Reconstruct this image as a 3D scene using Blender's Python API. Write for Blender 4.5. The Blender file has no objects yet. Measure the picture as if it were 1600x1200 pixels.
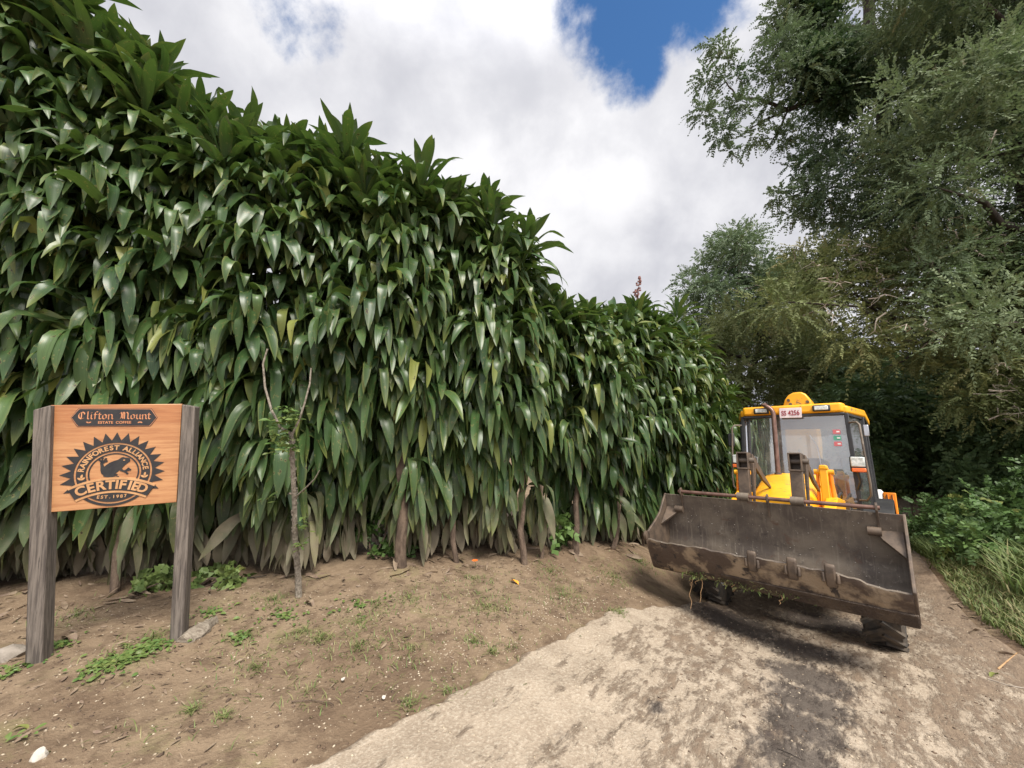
import bpy, bmesh, math, random
import numpy as np
from mathutils import Vector, Matrix

R = math.radians
random.seed(7)
rng = np.random.default_rng(7)
scene = bpy.context.scene
COL = scene.collection

# ------------------------------------------------------------------ camera
FPX, CX, CY = 610.0, 800.0, 600.0
PITCH = math.atan(50 / FPX)
cam_d = bpy.data.cameras.new('camera')
cam = bpy.data.objects.new('camera', cam_d)
COL.objects.link(cam)
cam.location = (0, 0, 0)
cam.rotation_euler = (math.pi / 2 + PITCH, 0, 0)
cam_d.sensor_width = 36
cam_d.lens = FPX / 1600 * 36
cam_d.clip_start = 0.05
cam_d.clip_end = 3000
scene.camera = cam


def ray(px, py):
    """direction from the camera through a point of the photograph, scaled to a forward step of 1"""
    xr, yr = (px - CX) / FPX, (CY - py) / FPX
    v = Vector((xr, math.cos(PITCH) - yr * math.sin(PITCH), math.sin(PITCH) + yr * math.cos(PITCH)))
    return v / v.y


def W(px, py, d):
    return ray(px, py) * d


# ------------------------------------------------------------------ light
ZENITH, BEHIND_FILL = 2.2, 1.7
SUN_AZ, SUN_EL = 150.0, 60.0      # degrees: clockwise from straight ahead, above the horizon
sun_d = bpy.data.lights.new('sun', 'SUN')
sun_d.energy = 4.2
sun_d.angle = R(22)
sun_d.color = (1.0, 0.95, 0.86)
sun = bpy.data.objects.new('sun', sun_d)
COL.objects.link(sun)
sdir = Vector((math.sin(R(SUN_AZ)) * math.cos(R(SUN_EL)), math.cos(R(SUN_AZ)) * math.cos(R(SUN_EL)), math.sin(R(SUN_EL))))
sun.rotation_euler = sdir.to_track_quat('Z', 'Y').to_euler()

world = bpy.data.worlds.new('World')
scene.world = world
world.use_nodes = True
wn, wl = world.node_tree.nodes, world.node_tree.links
wn.clear()


def N(tree, t, **kw):
    n = tree.nodes.new(t)
    for k, v in kw.items():
        setattr(n, k, v)
    return n


def math_node(tree, op, a, b=None, c=None, clamp=False):
    n = tree.nodes.new('ShaderNodeMath')
    n.operation = op
    n.use_clamp = clamp
    for i, x in enumerate((a, b, c)):
        if x is None:
            continue
        if isinstance(x, (int, float)):
            n.inputs[i].default_value = x
        else:
            tree.links.new(x, n.inputs[i])
    return n.outputs[0]


def maprange(tree, v, a, b, c, d, smooth=True):
    n = tree.nodes.new('ShaderNodeMapRange')
    n.interpolation_type = 'SMOOTHSTEP' if smooth else 'LINEAR'
    tree.links.new(v, n.inputs['Value'])
    for k, x in zip(('From Min', 'From Max', 'To Min', 'To Max'), (a, b, c, d)):
        n.inputs[k].default_value = x
    return n.outputs['Result']


def mix_rgb(tree, fac, a, b, blend='MIX'):
    n = tree.nodes.new('ShaderNodeMix')
    n.data_type = 'RGBA'
    n.blend_type = blend
    for sock, x in ((n.inputs[0], fac), (n.inputs[6], a), (n.inputs[7], b)):
        if isinstance(x, (int, float)):
            sock.default_value = x
        elif isinstance(x, tuple):
            sock.default_value = (*x[:3], 1)
        else:
            tree.links.new(x, sock)
    return n.outputs[2]


def noise(tree, vec, scale, detail=4, rough=.55, dist=0.0, out='Fac'):
    n = tree.nodes.new('ShaderNodeTexNoise')
    n.inputs['Scale'].default_value = scale
    n.inputs['Detail'].default_value = detail
    n.inputs['Roughness'].default_value = rough
    n.inputs['Distortion'].default_value = dist
    if vec is not None:
        tree.links.new(vec, n.inputs['Vector'])
    return n.outputs[out]


wt = world.node_tree
tc = N(wt, 'ShaderNodeTexCoord')
dirv = tc.outputs['Generated']
sky = N(wt, 'ShaderNodeTexSky', sky_type='NISHITA', sun_disc=False)
sky.sun_elevation = R(SUN_EL)
sky.sun_rotation = R(SUN_AZ)
sky.altitude = 1200
n_big = noise(wt, dirv, 3.0, 12, .6, .1)
n_fine = noise(wt, dirv, 8.0, 12, .62, .1)
patches = [((975, 0), 11, .56), ((990, 85), 7, .50), ((480, 35), 7, .34), ((905, 70), 8, .22),
           ((1040, -140), 17, .58), ((1340, 10), 11, .36), ((-500, -900), 25, .5)]
acc = None
for (px, py), deg, amp in patches:
    d = ray(px, py).normalized()
    dt = N(wt, 'ShaderNodeVectorMath', operation='DOT_PRODUCT')
    wl.new(dirv, dt.inputs[0])
    dt.inputs[1].default_value = d
    m = maprange(wt, dt.outputs['Value'], math.cos(R(deg)), 1.0, 0.0, amp)
    acc = m if acc is None else math_node(wt, 'MAXIMUM', acc, m)
nz = math_node(wt, 'SUBTRACT', n_big, .5)
nf = math_node(wt, 'SUBTRACT', n_fine, .5)
acc = math_node(wt, 'ADD', acc, math_node(wt, 'MULTIPLY', nz, .75))
acc = math_node(wt, 'ADD', acc, math_node(wt, 'MULTIPLY', nf, .8))
blue = maprange(wt, acc, .23, .52, 0, 1)
# cloud brightness: puffs and grey bellies, brighter towards the veiled sun
n_p = noise(wt, dirv, 5.0, 12, .56, .12)
n_q = noise(wt, dirv, 1.6, 3, .5, .2)
cb = maprange(wt, n_p, .3, .72, 0, 1)
cq = maprange(wt, n_q, .3, .7, 0, 1)
cv = math_node(wt, 'ADD', math_node(wt, 'MULTIPLY', cb, .46), math_node(wt, 'MULTIPLY', cq, .20))
for (px, py), deg, amp in [((560, 160), 34, .16), ((980, 190), 13, .26), ((760, 330), 20, .05)]:
    d = ray(px, py).normalized()
    dt = N(wt, 'ShaderNodeVectorMath', operation='DOT_PRODUCT')
    wl.new(dirv, dt.inputs[0])
    dt.inputs[1].default_value = d
    cv = math_node(wt, 'ADD', cv, maprange(wt, dt.outputs['Value'], math.cos(R(deg)), 1.0, 0, amp))
sep = N(wt, 'ShaderNodeSeparateXYZ')
wl.new(dirv, sep.inputs[0])
cr = N(wt, 'ShaderNodeValToRGB')
cr.color_ramp.elements[0].color = (3.9, 3.95, 4.4, 1)
cr.color_ramp.elements[0].position = .05
cr.color_ramp.elements[1].color = (7.3, 7.25, 7.4, 1)
cr.color_ramp.elements[1].position = .8
wl.new(cv, cr.inputs[0])
# an overcast vault is several times brighter overhead than near the skyline; the unseen gain overhead and behind is added as fill
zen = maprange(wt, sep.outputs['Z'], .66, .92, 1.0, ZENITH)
bck = maprange(wt, sep.outputs['Y'], .25, -.35, 1.0, BEHIND_FILL)
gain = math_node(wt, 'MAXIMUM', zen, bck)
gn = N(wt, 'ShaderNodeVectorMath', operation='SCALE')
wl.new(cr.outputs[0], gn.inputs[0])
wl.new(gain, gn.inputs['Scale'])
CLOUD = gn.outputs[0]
hsv = N(wt, 'ShaderNodeHueSaturation')
hsv.inputs['Saturation'].default_value = 1.25
hsv.inputs['Value'].default_value = 1.3
wl.new(sky.outputs[0], hsv.inputs['Color'])
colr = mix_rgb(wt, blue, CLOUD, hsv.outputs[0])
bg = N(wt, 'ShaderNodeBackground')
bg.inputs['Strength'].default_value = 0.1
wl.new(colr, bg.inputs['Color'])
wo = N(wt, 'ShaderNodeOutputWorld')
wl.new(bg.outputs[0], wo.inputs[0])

scene.view_settings.view_transform = 'Standard'
scene.view_settings.look = 'None'
scene.view_settings.gamma = 1
scene.view_settings.use_curve_mapping = False
scene.view_settings.exposure = 0.5
scene.render.engine = 'CYCLES'
scene.cycles.max_bounces = 8
scene.cycles.transparent_max_bounces = 12
scene.cycles.use_denoising = True


# ------------------------------------------------------------------ helpers
def tag(o, label=None, cat=None, group=None, kind=None):
    for k, v in (('label', label), ('category', cat), ('group', group), ('kind', kind)):
        if v:
            o[k] = v
    return o


def empty(name, label, cat, loc=(0, 0, 0), rot=(0, 0, 0), group=None):
    o = bpy.data.objects.new(name, None)
    COL.objects.link(o)
    o.location = loc
    o.rotation_euler = rot
    o.empty_display_size = .1
    return tag(o, label, cat, group)


class MB:
    """collects solids and turns them into one mesh object"""

    def __init__(self):
        self.v, self.f = [], []

    def add(self, vs, fs, M=None):
        b = len(self.v)
        self.v += [tuple(M @ Vector(p)) if M is not None else tuple(p) for p in vs]
        self.f += [tuple(b + i for i in f) for f in fs]
        return self

    def box(self, c, s, rot=None):
        x, y, z = (k / 2 for k in s)
        M = Matrix.Translation(c)
        if rot is not None:
            M = M @ (rot if isinstance(rot, Matrix) else Matrix.Rotation(rot[1], 4, rot[0]))
        vs = [(-x, -y, -z), (x, -y, -z), (x, y, -z), (-x, y, -z), (-x, -y, z), (x, -y, z), (x, y, z), (-x, y, z)]
        return self.add(vs, [(0, 3, 2, 1), (4, 5, 6, 7), (0, 1, 5, 4), (1, 2, 6, 5), (2, 3, 7, 6), (3, 0, 4, 7)], M)

    def bar(self, a, b, w, h, up=(0, 0, 1)):
        a, b = Vector(a), Vector(b)
        d = b - a
        y = d.normalized()
        x = y.cross(Vector(up))
        if x.length < 1e-4:
            x = y.cross(Vector((1, 0, 0)))
        x.normalize()
        z = x.cross(y)
        M = Matrix((x, y, z)).transposed().to_4x4()
        return self.box((a + b) / 2, (w, d.length, h), M)

    def tube(self, pts, r, n=8, cap=True):
        pts = [Vector(p) for p in pts]
        rs = r if isinstance(r, (list, tuple)) else [r] * len(pts)
        vs, fs = [], []
        prev = None
        for i, p in enumerate(pts):
            t = (pts[min(i + 1, len(pts) - 1)] - pts[max(i - 1, 0)]).normalized()
            if prev is None:
                x = t.cross(Vector((0.13, 0.27, 1)))
                if x.length < .1:
                    x = t.cross(Vector((1, 0, 0)))
            else:
                x = prev - t * prev.dot(t)
            x.normalize()
            prev = x
            y = t.cross(x)
            for k in range(n):
                a = 2 * math.pi * k / n
                vs.append(p + (x * math.cos(a) + y * math.sin(a)) * rs[i])
        for i in range(len(pts) - 1):
            for k in range(n):
                k2 = (k + 1) % n
                fs.append((i * n + k, i * n + k2, (i + 1) * n + k2, (i + 1) * n + k))
        if cap:
            fs.append(tuple(reversed(range(n))))
            fs.append(tuple(range((len(pts) - 1) * n, len(pts) * n)))
        return self.add(vs, fs)

    def prism(self, poly, a, b, axis='x', M=None):
        """poly: 2-D outline; extruded along axis from a to b"""
        def P(q, t):
            if axis == 'x':
                return (t, q[0], q[1])
            if axis == 'y':
                return (q[0], t, q[1])
            return (q[0], q[1], t)
        n = len(poly)
        vs = [P(q, a) for q in poly] + [P(q, b) for q in poly]
        fs = [tuple(range(n)), tuple(reversed(range(n, 2 * n)))]
        fs += [(i, i + n, (i + 1) % n + n, (i + 1) % n) for i in range(n)]
        return self.add(vs, fs, M)

    def lathe(self, prof, n=32, M=None, closed=False):
        """prof: (x along axis, radius) revolved round the X axis"""
        vs, fs = [], []
        m = len(prof)
        for k in range(n):
            a = 2 * math.pi * k / n
            vs += [(x, r * math.cos(a), r * math.sin(a)) for x, r in prof]
        for k in range(n):
            k2 = (k + 1) % n
            for i in range(m if closed else m - 1):
                j = (i + 1) % m
                fs.append((k * m + i, k * m + j, k2 * m + j, k2 * m + i))
        return self.add(vs, fs, M)

    def build(self, name, mat, parent=None, bevel=0, smooth=40, segs=2, label=None):
        me = bpy.data.meshes.new(name)
        me.from_pydata(self.v, [], self.f)
        bm = bmesh.new()
        bm.from_mesh(me)
        bmesh.ops.recalc_face_normals(bm, faces=bm.faces)
        bm.to_mesh(me)
        bm.free()
        if smooth:
            me.polygons.foreach_set('use_smooth', [True] * len(me.polygons))
            me.set_sharp_from_angle(angle=R(smooth))
        me.materials.append(mat)
        o = bpy.data.objects.new(name, me)
        COL.objects.link(o)
        if parent is not None:
            o.parent = parent
        if bevel:
            b = o.modifiers.new('bevel', 'BEVEL')
            b.width = bevel
            b.segments = segs
            b.limit_method = 'ANGLE'
            b.angle_limit = R(35)
        if label:
            o['label'] = label
        return o


def np_mesh(name, V, F, mat, parent=None, tone=None, uv=None, smooth=False):
    """V (n,3), F (m,k) with k = 3 or 4"""
    me = bpy.data.meshes.new(name)
    V = np.asarray(V, np.float32)
    F = np.asarray(F, np.int32)
    k = F.shape[1]
    me.vertices.add(len(V))
    me.vertices.foreach_set('co', V.ravel())
    me.loops.add(F.size)
    me.loops.foreach_set('vertex_index', F.ravel())
    me.polygons.add(len(F))
    me.polygons.foreach_set('loop_start', np.arange(0, F.size, k, dtype=np.int32))
    if smooth:
        me.polygons.foreach_set('use_smooth', np.ones(len(F), bool))
    me.update(calc_edges=True)
    if tone is not None:
        at = me.attributes.new('tone', 'FLOAT_COLOR', 'POINT')
        t = np.ones((len(V), 4), np.float32)
        t[:, :tone.shape[1]] = tone
        at.data.foreach_set('color', t.ravel())
    if uv is not None:
        ul = me.uv_layers.new(name='uv')
        ul.data.foreach_set('uv', np.asarray(uv, np.float32)[F.ravel()].ravel())
    me.materials.append(mat)
    o = bpy.data.objects.new(name, me)
    COL.objects.link(o)
    if parent is not None:
        o.parent = parent
    return o


# ------------------------------------------------------------------ materials
def new_mat(name):
    m = bpy.data.materials.new(name)
    m.use_nodes = True
    t = m.node_tree
    t.nodes.clear()
    out = N(t, 'ShaderNodeOutputMaterial')
    b = N(t, 'ShaderNodeBsdfPrincipled')
    t.links.new(b.outputs[0], out.inputs[0])
    return m, t, b, out


def bump(t, b, h, strength=.3, dist=.02):
    n = N(t, 'ShaderNodeBump')
    n.inputs['Strength'].default_value = strength
    n.inputs['Distance'].default_value = dist
    t.links.new(h, n.inputs['Height'])
    t.links.new(n.outputs[0], b.inputs['Normal'])


def pmat(name, c1, c2, scale=6, rough=.5, metal=0, bmp=.15, bdist=.01, spots=None, spot_scale=25, spot_th=.62, stretch=None, lo=.35, hi=.65, spec=.5):
    m, t, b, out = new_mat(name)
    co = N(t, 'ShaderNodeTexCoord').outputs['Object']
    if stretch:
        mp = N(t, 'ShaderNodeMapping')
        mp.inputs['Scale'].default_value = stretch
        t.links.new(co, mp.inputs[0])
        co = mp.outputs[0]
    n1 = noise(t, co, scale, 6, .6, .2)
    c = mix_rgb(t, maprange(t, n1, lo, hi, 0, 1), c1, c2)
    if spots is not None:
        n2 = noise(t, co, spot_scale, 5, .6)
        c = mix_rgb(t, maprange(t, n2, spot_th, spot_th + .07, 0, 1), c, spots)
    t.links.new(c, b.inputs['Base Color'])
    b.inputs['Roughness'].default_value = rough
    b.inputs['Metallic'].default_value = metal
    b.inputs['Specular IOR Level'].default_value = spec
    if bmp:
        bump(t, b, noise(t, co, scale * 5, 5, .6), bmp, bdist)
    return m


M = {}
M['yellow'] = pmat('yellow_paint', (.86, .41, .008), (.78, .34, .008), 3, .42, 0, .06, .004, spots=(.30, .17, .05), spot_scale=11, spot_th=.60)
M['orange'] = pmat('orange_paint', (.85, .26, .006), (.75, .22, .006), 3, .42, 0, .05, .004)
M['black'] = pmat('black_plastic', (.018, .018, .02), (.03, .03, .03), 8, .45, 0, .05)
M['rubber'] = pmat('muddy_rubber', (.022, .021, .02), (.085, .066, .048), 7, .85, 0, .4, .01)
def steel_mat():
    m, t, b, out = new_mat('worn_bucket_steel')
    co = N(t, 'ShaderNodeTexCoord').outputs['Object']
    n1 = noise(t, co, 2.6, 9, .66, .4)
    n2 = noise(t, co, 14, 6, .65, .2)
    mp = N(t, 'ShaderNodeMapping')
    mp.inputs['Scale'].default_value = (26, 2.2, 2.2)
    t.links.new(co, mp.inputs[0])
    n3 = noise(t, mp.outputs[0], 1.5, 6, .6, .3)
    c = mix_rgb(t, maprange(t, n1, .36, .64, 0, 1), (.088, .068, .054), (.170, .136, .102))
    c = mix_rgb(t, maprange(t, n3, .52, .72, 0, .55), c, (.235, .195, .15))
    c = mix_rgb(t, maprange(t, n2, .60, .72, 0, .75), c, (.30, .255, .20))
    n4 = noise(t, co, 4.5, 7, .7, .5)
    c = mix_rgb(t, maprange(t, n4, .58, .68, 0, .7), c, (.115, .058, .034))
    c = mix_rgb(t, maprange(t, n4, .30, .38, .8, 0), c, (.045, .036, .032))
    t.links.new(c, b.inputs['Base Color'])
    b.inputs['Roughness'].default_value = .55
    b.inputs['Metallic'].default_value = .15
    bump(t, b, math_node(t, 'ADD', n2, math_node(t, 'MULTIPLY', n3, .5)), .35, .008)
    return m


M['steel'] = steel_mat()
M['rust'] = pmat('rusty_steel', (.078, .057, .043), (.14, .10, .07), 9, .6, .2, .3, .006)
M['mud'] = pmat('mud_caked_steel', (.27, .20, .13), (.075, .05, .035), 3.6, .8, 0, .6, .02, spots=(.035, .025, .02), spot_scale=6, spot_th=.57, lo=.42, hi=.56)
M['mudwet'] = pmat('wet_dark_mud', (.04, .025, .018), (.085, .058, .038), 6, .6, 0, .8, .03)
M['pipe'] = pmat('rusted_pipe', (.22, .13, .10), (.13, .07, .055), 9, .38, .5, .1)
M['chrome'] = pmat('grey_metal', (.45, .45, .46), (.36, .36, .37), 9, .3, .8, .02)
M['white'] = pmat('white_plastic', (.78, .78, .76), (.7, .7, .68), 5, .4, 0, .03)
M['plate'] = pmat('pale_plate', (.72, .64, .64), (.66, .56, .57), 8, .4, 0, .03)
M['red'] = pmat('red_lettering', (.28, .02, .03), (.33, .03, .04), 8, .5, 0, 0)
M['stred'] = pmat('red_sticker', (.58, .14, .15), (.5, .12, .14), 30, .5, 0, 0)
M['stgreen'] = pmat('green_sticker', (.07, .34, .22), (.06, .28, .18), 30, .5, 0, 0)
M['amber'] = pmat('amber_lens', (.75, .16, .03), (.6, .12, .02), 20, .25, 0, .1)
M['lens'] = pmat('lamp_lens', (.72, .74, .70), (.42, .45, .42), 22, .12, .1, .5, .01)
M['seat'] = pmat('seat_fabric', (.03, .03, .035), (.05, .05, .05), 9, .8, 0, .2)
M['post'] = pmat('weathered_wood', (.185, .155, .130), (.075, .061, .052), 6, .8, 0, .5, .006, stretch=(16, 16, .8), spots=(.035, .028, .025), spot_scale=8, spot_th=.64)
M['emblem'] = pmat('dark_engraving', (.022, .021, .024), (.032, .03, .03), 20, .45, 0, .05)
M['letter'] = pmat('copper_lettering', (.62, .27, .13), (.52, .21, .10), 14, .5, 0, .05)
M['woodlight'] = pmat('bare_wood_inlay', (.56, .31, .145), (.46, .24, .105), 14, .55, 0, .05)
M['bark'] = pmat('rough_bark', (.17, .12, .085), (.075, .05, .035), 9, .9, 0, .8, .02, stretch=(2, 2, .6))
M['bark_grey'] = pmat('pale_dry_twig', (.42, .36, .30), (.26, .215, .17), 9, .9, 0, .5, .01)
M['bark_dark'] = pmat('dark_bark', (.06, .045, .035), (.03, .023, .018), 7, .9, 0, .8, .02, stretch=(2, 2, .5))
M['saplingbark'] = pmat('warty_bark', (.38, .33, .265), (.18, .15, .115), 45, .9, 0, 1.0, .01)
M['stone'] = pmat('pale_stone', (.5, .46, .4), (.34, .3, .25), 9, .8, 0, .5, .01)
M['greystone'] = pmat('grey_stone', (.3, .26, .22), (.2, .17, .14), 9, .85, 0, .6, .01)
M['slab'] = pmat('dead_bark_slab', (.33, .28, .22), (.17, .135, .10), 12, .85, 0, .8, .01, stretch=(1, 6, 6))
M['dryleaf'] = pmat('dry_leaf', (.24, .18, .12), (.15, .10, .07), 14, .7, 0, .3)
M['petal'] = pmat('orange_petal', (.85, .20, .02), (.75, .10, .02), 14, .5, 0, 0)
M['petaly'] = pmat('yellow_petal', (.85, .42, .04), (.8, .3, .03), 14, .5, 0, 0)
M['bamboo'] = pmat('tan_cane', (.42, .26, .13), (.33, .19, .09), 8, .6, 0, .1)


def wood_board():
    m, t, b, out = new_mat('varnished_boards')
    co = N(t, 'ShaderNodeTexCoord').outputs['Object']
    sp = N(t, 'ShaderNodeSeparateXYZ')
    t.links.new(co, sp.inputs[0])
    # glued planks of unequal height, each its own tone
    rowv = math_node(t, 'MULTIPLY', sp.outputs['Z'], 8.5)
    row = math_node(t, 'FLOOR', rowv)
    wnz = N(t, 'ShaderNodeTexWhiteNoise', noise_dimensions='1D')
    t.links.new(row, wnz.inputs['W'])
    mp = N(t, 'ShaderNodeMapping')
    mp.inputs['Scale'].default_value = (1.2, 1, 16)
    t.links.new(co, mp.inputs[0])
    g = noise(t, mp.outputs[0], 3.2, 6, .6, .5)
    g2 = noise(t, mp.outputs[0], 12, 5, .7, .2)
    c = mix_rgb(t, wnz.outputs['Value'], (.40, .165, .068), (.57, .315, .150))
    c = mix_rgb(t, maprange(t, g, .38, .66, 0, .55), c, (.28, .10, .042))
    c = mix_rgb(t, maprange(t, g2, .5, .75, 0, .35), c, (.62, .38, .20))
    t.links.new(c, b.inputs['Base Color'])
    b.inputs['Roughness'].default_value = .35
    bump(t, b, g2, .05, .003)
    return m


M['board'] = wood_board()


def leaf_mat(name, dark, light, yellow, dusty, gloss=.37, spots=True, trans=.2, veins=True):
    """tone: r random per leaf, g dust, b yellowing"""
    m, t, b, out = new_mat(name)
    at = N(t, 'ShaderNodeAttribute', attribute_name='tone')
    sp = N(t, 'ShaderNodeSeparateColor')
    t.links.new(at.outputs['Color'], sp.inputs[0])
    uv = N(t, 'ShaderNodeUVMap').outputs[0] if veins else None
    c = mix_rgb(t, sp.outputs[0], dark, light)
    if veins:
        mp = N(t, 'ShaderNodeMapping')
        mp.inputs['Scale'].default_value = (14, .5, 1)
        t.links.new(uv, mp.inputs[0])
        vn = noise(t, mp.outputs[0], 1.6, 3, .6)
        c = mix_rgb(t, maprange(t, vn, .35, .7, 0, .35), c, tuple(x * 1.9 for x in light))
    c = mix_rgb(t, sp.outputs[2], c, yellow)
    if spots:
        mp2 = N(t, 'ShaderNodeMapping')
        mp2.inputs['Scale'].default_value = (1.0, 4.5, 1)
        t.links.new(uv, mp2.inputs[0])
        sn = noise(t, mp2.outputs[0], 2.6, 3, .55)
        c = mix_rgb(t, maprange(t, sn, .595, .66, 0, .6), c, (.28, .25, .09))
        c = mix_rgb(t, maprange(t, sn, .655, .67, 0, .92), c, (.02, .014, .008))
    geo = N(t, 'ShaderNodeNewGeometry')
    dn = noise(t, geo.outputs['Position'], 9, 5, .65)
    df = math_node(t, 'ADD', sp.outputs[1], math_node(t, 'MULTIPLY', math_node(t, 'SUBTRACT', dn, .5), .7))
    df = math_node(t, 'MULTIPLY', maprange(t, df, .10, .95, 0, .95), maprange(t, sp.outputs[1], .02, .15, 0, 1))
    c = mix_rgb(t, df, c, dusty)
    t.links.new(c, b.inputs['Base Color'])
    rg = math_node(t, 'ADD', gloss, math_node(t, 'MULTIPLY', df, .45))
    t.links.new(rg, b.inputs['Roughness'])
    b.inputs['Specular IOR Level'].default_value = .42
    tr = N(t, 'ShaderNodeBsdfTranslucent')
    tcx = mix_rgb(t, .5, c, (.12, .22, .02) if veins else (.09, .15, .05), 'MIX')
    t.links.new(tcx, tr.inputs['Color'])
    ms = N(t, 'ShaderNodeMixShader')
    ms.inputs[0].default_value = trans
    t.links.new(b.outputs[0], ms.inputs[1])
    t.links.new(tr.outputs[0], ms.inputs[2])
    t.links.new(ms.outputs[0], out.inputs[0])
    return m


M['strap'] = leaf_mat('strap_leaf', (.012, .034, .011), (.054, .104, .034), (.30, .31, .08), (.215, .175, .125))
M['straplit'] = leaf_mat('sunlit_strap_leaf', (.05, .12, .02), (.12, .2, .035), (.36, .36, .06), (.27, .21, .14))  # lighter copy of the strap leaf, sunlight put into its colour
M['cypress'] = leaf_mat('cypress_spray', (.075, .125, .06), (.19, .24, .12), (.27, .21, .11), (.1, .1, .05), .7, False, .3, False)
M['olive'] = leaf_mat('olive_spray', (.10, .135, .045), (.25, .265, .10), (.30, .22, .11), (.1, .1, .05), .7, False, .32, False)
M['bluegreen'] = leaf_mat('far_spray', (.07, .12, .065), (.175, .23, .125), (.2, .14, .06), (.1, .1, .05), .7, False, .28, False)
M['shade'] = leaf_mat('shade_leaf', (.07, .13, .05), (.16, .235, .09), (.2, .2, .06), (.1, .1, .05), .55, False, .25, False)
M['vine'] = leaf_mat('vine_leaf', (.018, .05, .022), (.04, .085, .03), (.2, .2, .04), (.1, .1, .05), .5, False, .15, False)
M['bush'] = leaf_mat('bush_leaf', (.045, .10, .025), (.095, .17, .045), (.25, .22, .05), (.1, .1, .05), .55, False, .2, False)
M['bushlight'] = leaf_mat('light_bush_leaf', (.09, .15, .04), (.16, .22, .06), (.3, .26, .08), (.1, .1, .05), .55, False, .25, False)
M['grass'] = leaf_mat('grass_blade', (.07, .12, .025), (.14, .20, .05), (.30, .25, .12), (.2, .17, .1), .6, False, .25, False)
M['weed'] = leaf_mat('weed_leaf', (.06, .13, .03), (.11, .19, .05), (.3, .26, .08), (.1, .1, .05), .5, False, .2, False)


def ground_mat():
    m, t, b, out = new_mat('trodden_dirt')
    co = N(t, 'ShaderNodeTexCoord').outputs['Object']
    n1 = noise(t, co, 1.1, 5, .6, .3)
    n2 = noise(t, co, 7, 6, .65, .2)
    n3 = noise(t, co, 38, 5, .7)
    c = mix_rgb(t, maprange(t, n1, .36, .64, 0, 1), (.160, .110, .071), (.245, .178, .117))
    c = mix_rgb(t, maprange(t, n2, .42, .68, 0, .75), c, (.10, .066, .043))
    c = mix_rgb(t, maprange(t, n3, .56, .72, 0, .6), c, (.36, .28, .19))
    # leaf-litter and dry grass stain up the bank
    n4 = noise(t, co, 2.3, 6, .7, .6)
    c = mix_rgb(t, maprange(t, n4, .55, .68, 0, .55), c, (.20, .175, .085))
    t.links.new(c, b.inputs['Base Color'])
    b.inputs['Roughness'].default_value = .92
    b.inputs['Specular IOR Level'].default_value = .2
    h = math_node(t, 'ADD', math_node(t, 'MULTIPLY', n2, .6), math_node(t, 'MULTIPLY', n3, .5))
    bump(t, b, h, .9, .035)
    return m


def road_mat():
    """tone.r: how much soil lies on the concrete"""
    m, t, b, out = new_mat('dirty_concrete')
    co = N(t, 'ShaderNodeTexCoord').outputs['Object']
    at = N(t, 'ShaderNodeAttribute', attribute_name='tone')
    sp = N(t, 'ShaderNodeSeparateColor')
    t.links.new(at.outputs['Color'], sp.inputs[0])
    mp = N(t, 'ShaderNodeMapping')
    mp.inputs['Rotation'].default_value = (0, 0, R(-52))
    t.links.new(co, mp.inputs[0])
    mp2 = N(t, 'ShaderNodeMapping')
    mp2.inputs['Scale'].default_value = (1.0, 2.6, 1)
    t.links.new(mp.outputs[0], mp2.inputs[0])
    n1 = noise(t, mp2.outputs[0], 3.4, 12, .74, .2)
    n2 = noise(t, mp2.outputs[0], 9, 6, .7, .3)
    n3 = noise(t, co, 60, 4, .7)
    n5 = noise(t, co, 5, 4, .6)
    con = mix_rgb(t, maprange(t, n5, .35, .65, 0, 1), (.37, .30, .226), (.285, .226, .167))
    con = mix_rgb(t, maprange(t, n3, .46, .70, 0, .75), con, (.48, .41, .322))
    con = mix_rgb(t, maprange(t, n3, .44, .30, 0, .6), con, (.21, .16, .115))
    n6 = noise(t, co, 22, 6, .75)
    con = mix_rgb(t, maprange(t, n6, .54, .68, 0, .7), con, (.24, .185, .135))
    soil = mix_rgb(t, maprange(t, n2, .35, .65, 0, 1), (.235, .172, .118), (.145, .103, .072))
    soil = mix_rgb(t, maprange(t, n3, .58, .7, 0, .7), soil, (.36, .28, .2))
    f = math_node(t, 'ADD', math_node(t, 'ADD', sp.outputs[0], math_node(t, 'MULTIPLY', math_node(t, 'SUBTRACT', n1, .5), 1.7)),
                  math_node(t, 'MULTIPLY', math_node(t, 'SUBTRACT', n2, .5), .75))
    fac = maprange(t, f, .42, .68, 0, .9)
    c = mix_rgb(t, fac, con, soil)
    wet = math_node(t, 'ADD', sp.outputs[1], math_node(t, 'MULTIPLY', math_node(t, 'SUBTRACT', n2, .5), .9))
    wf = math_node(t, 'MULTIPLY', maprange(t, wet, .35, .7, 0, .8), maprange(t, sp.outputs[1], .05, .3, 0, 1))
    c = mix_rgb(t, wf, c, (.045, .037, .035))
    t.links.new(c, b.inputs['Base Color'])
    rgh = maprange(t, wf, 0, 1, .9, .55)
    t.links.new(rgh, b.inputs['Roughness'])
    b.inputs['Specular IOR Level'].default_value = .25
    h = math_node(t, 'ADD', math_node(t, 'MULTIPLY', n2, .5), math_node(t, 'MULTIPLY', n3, .45))
    h = math_node(t, 'ADD', h, math_node(t, 'MULTIPLY', fac, .35))
    bump(t, b, h, .8, .025)
    return m


M['ground'] = ground_mat()
M['road'] = road_mat()


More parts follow.
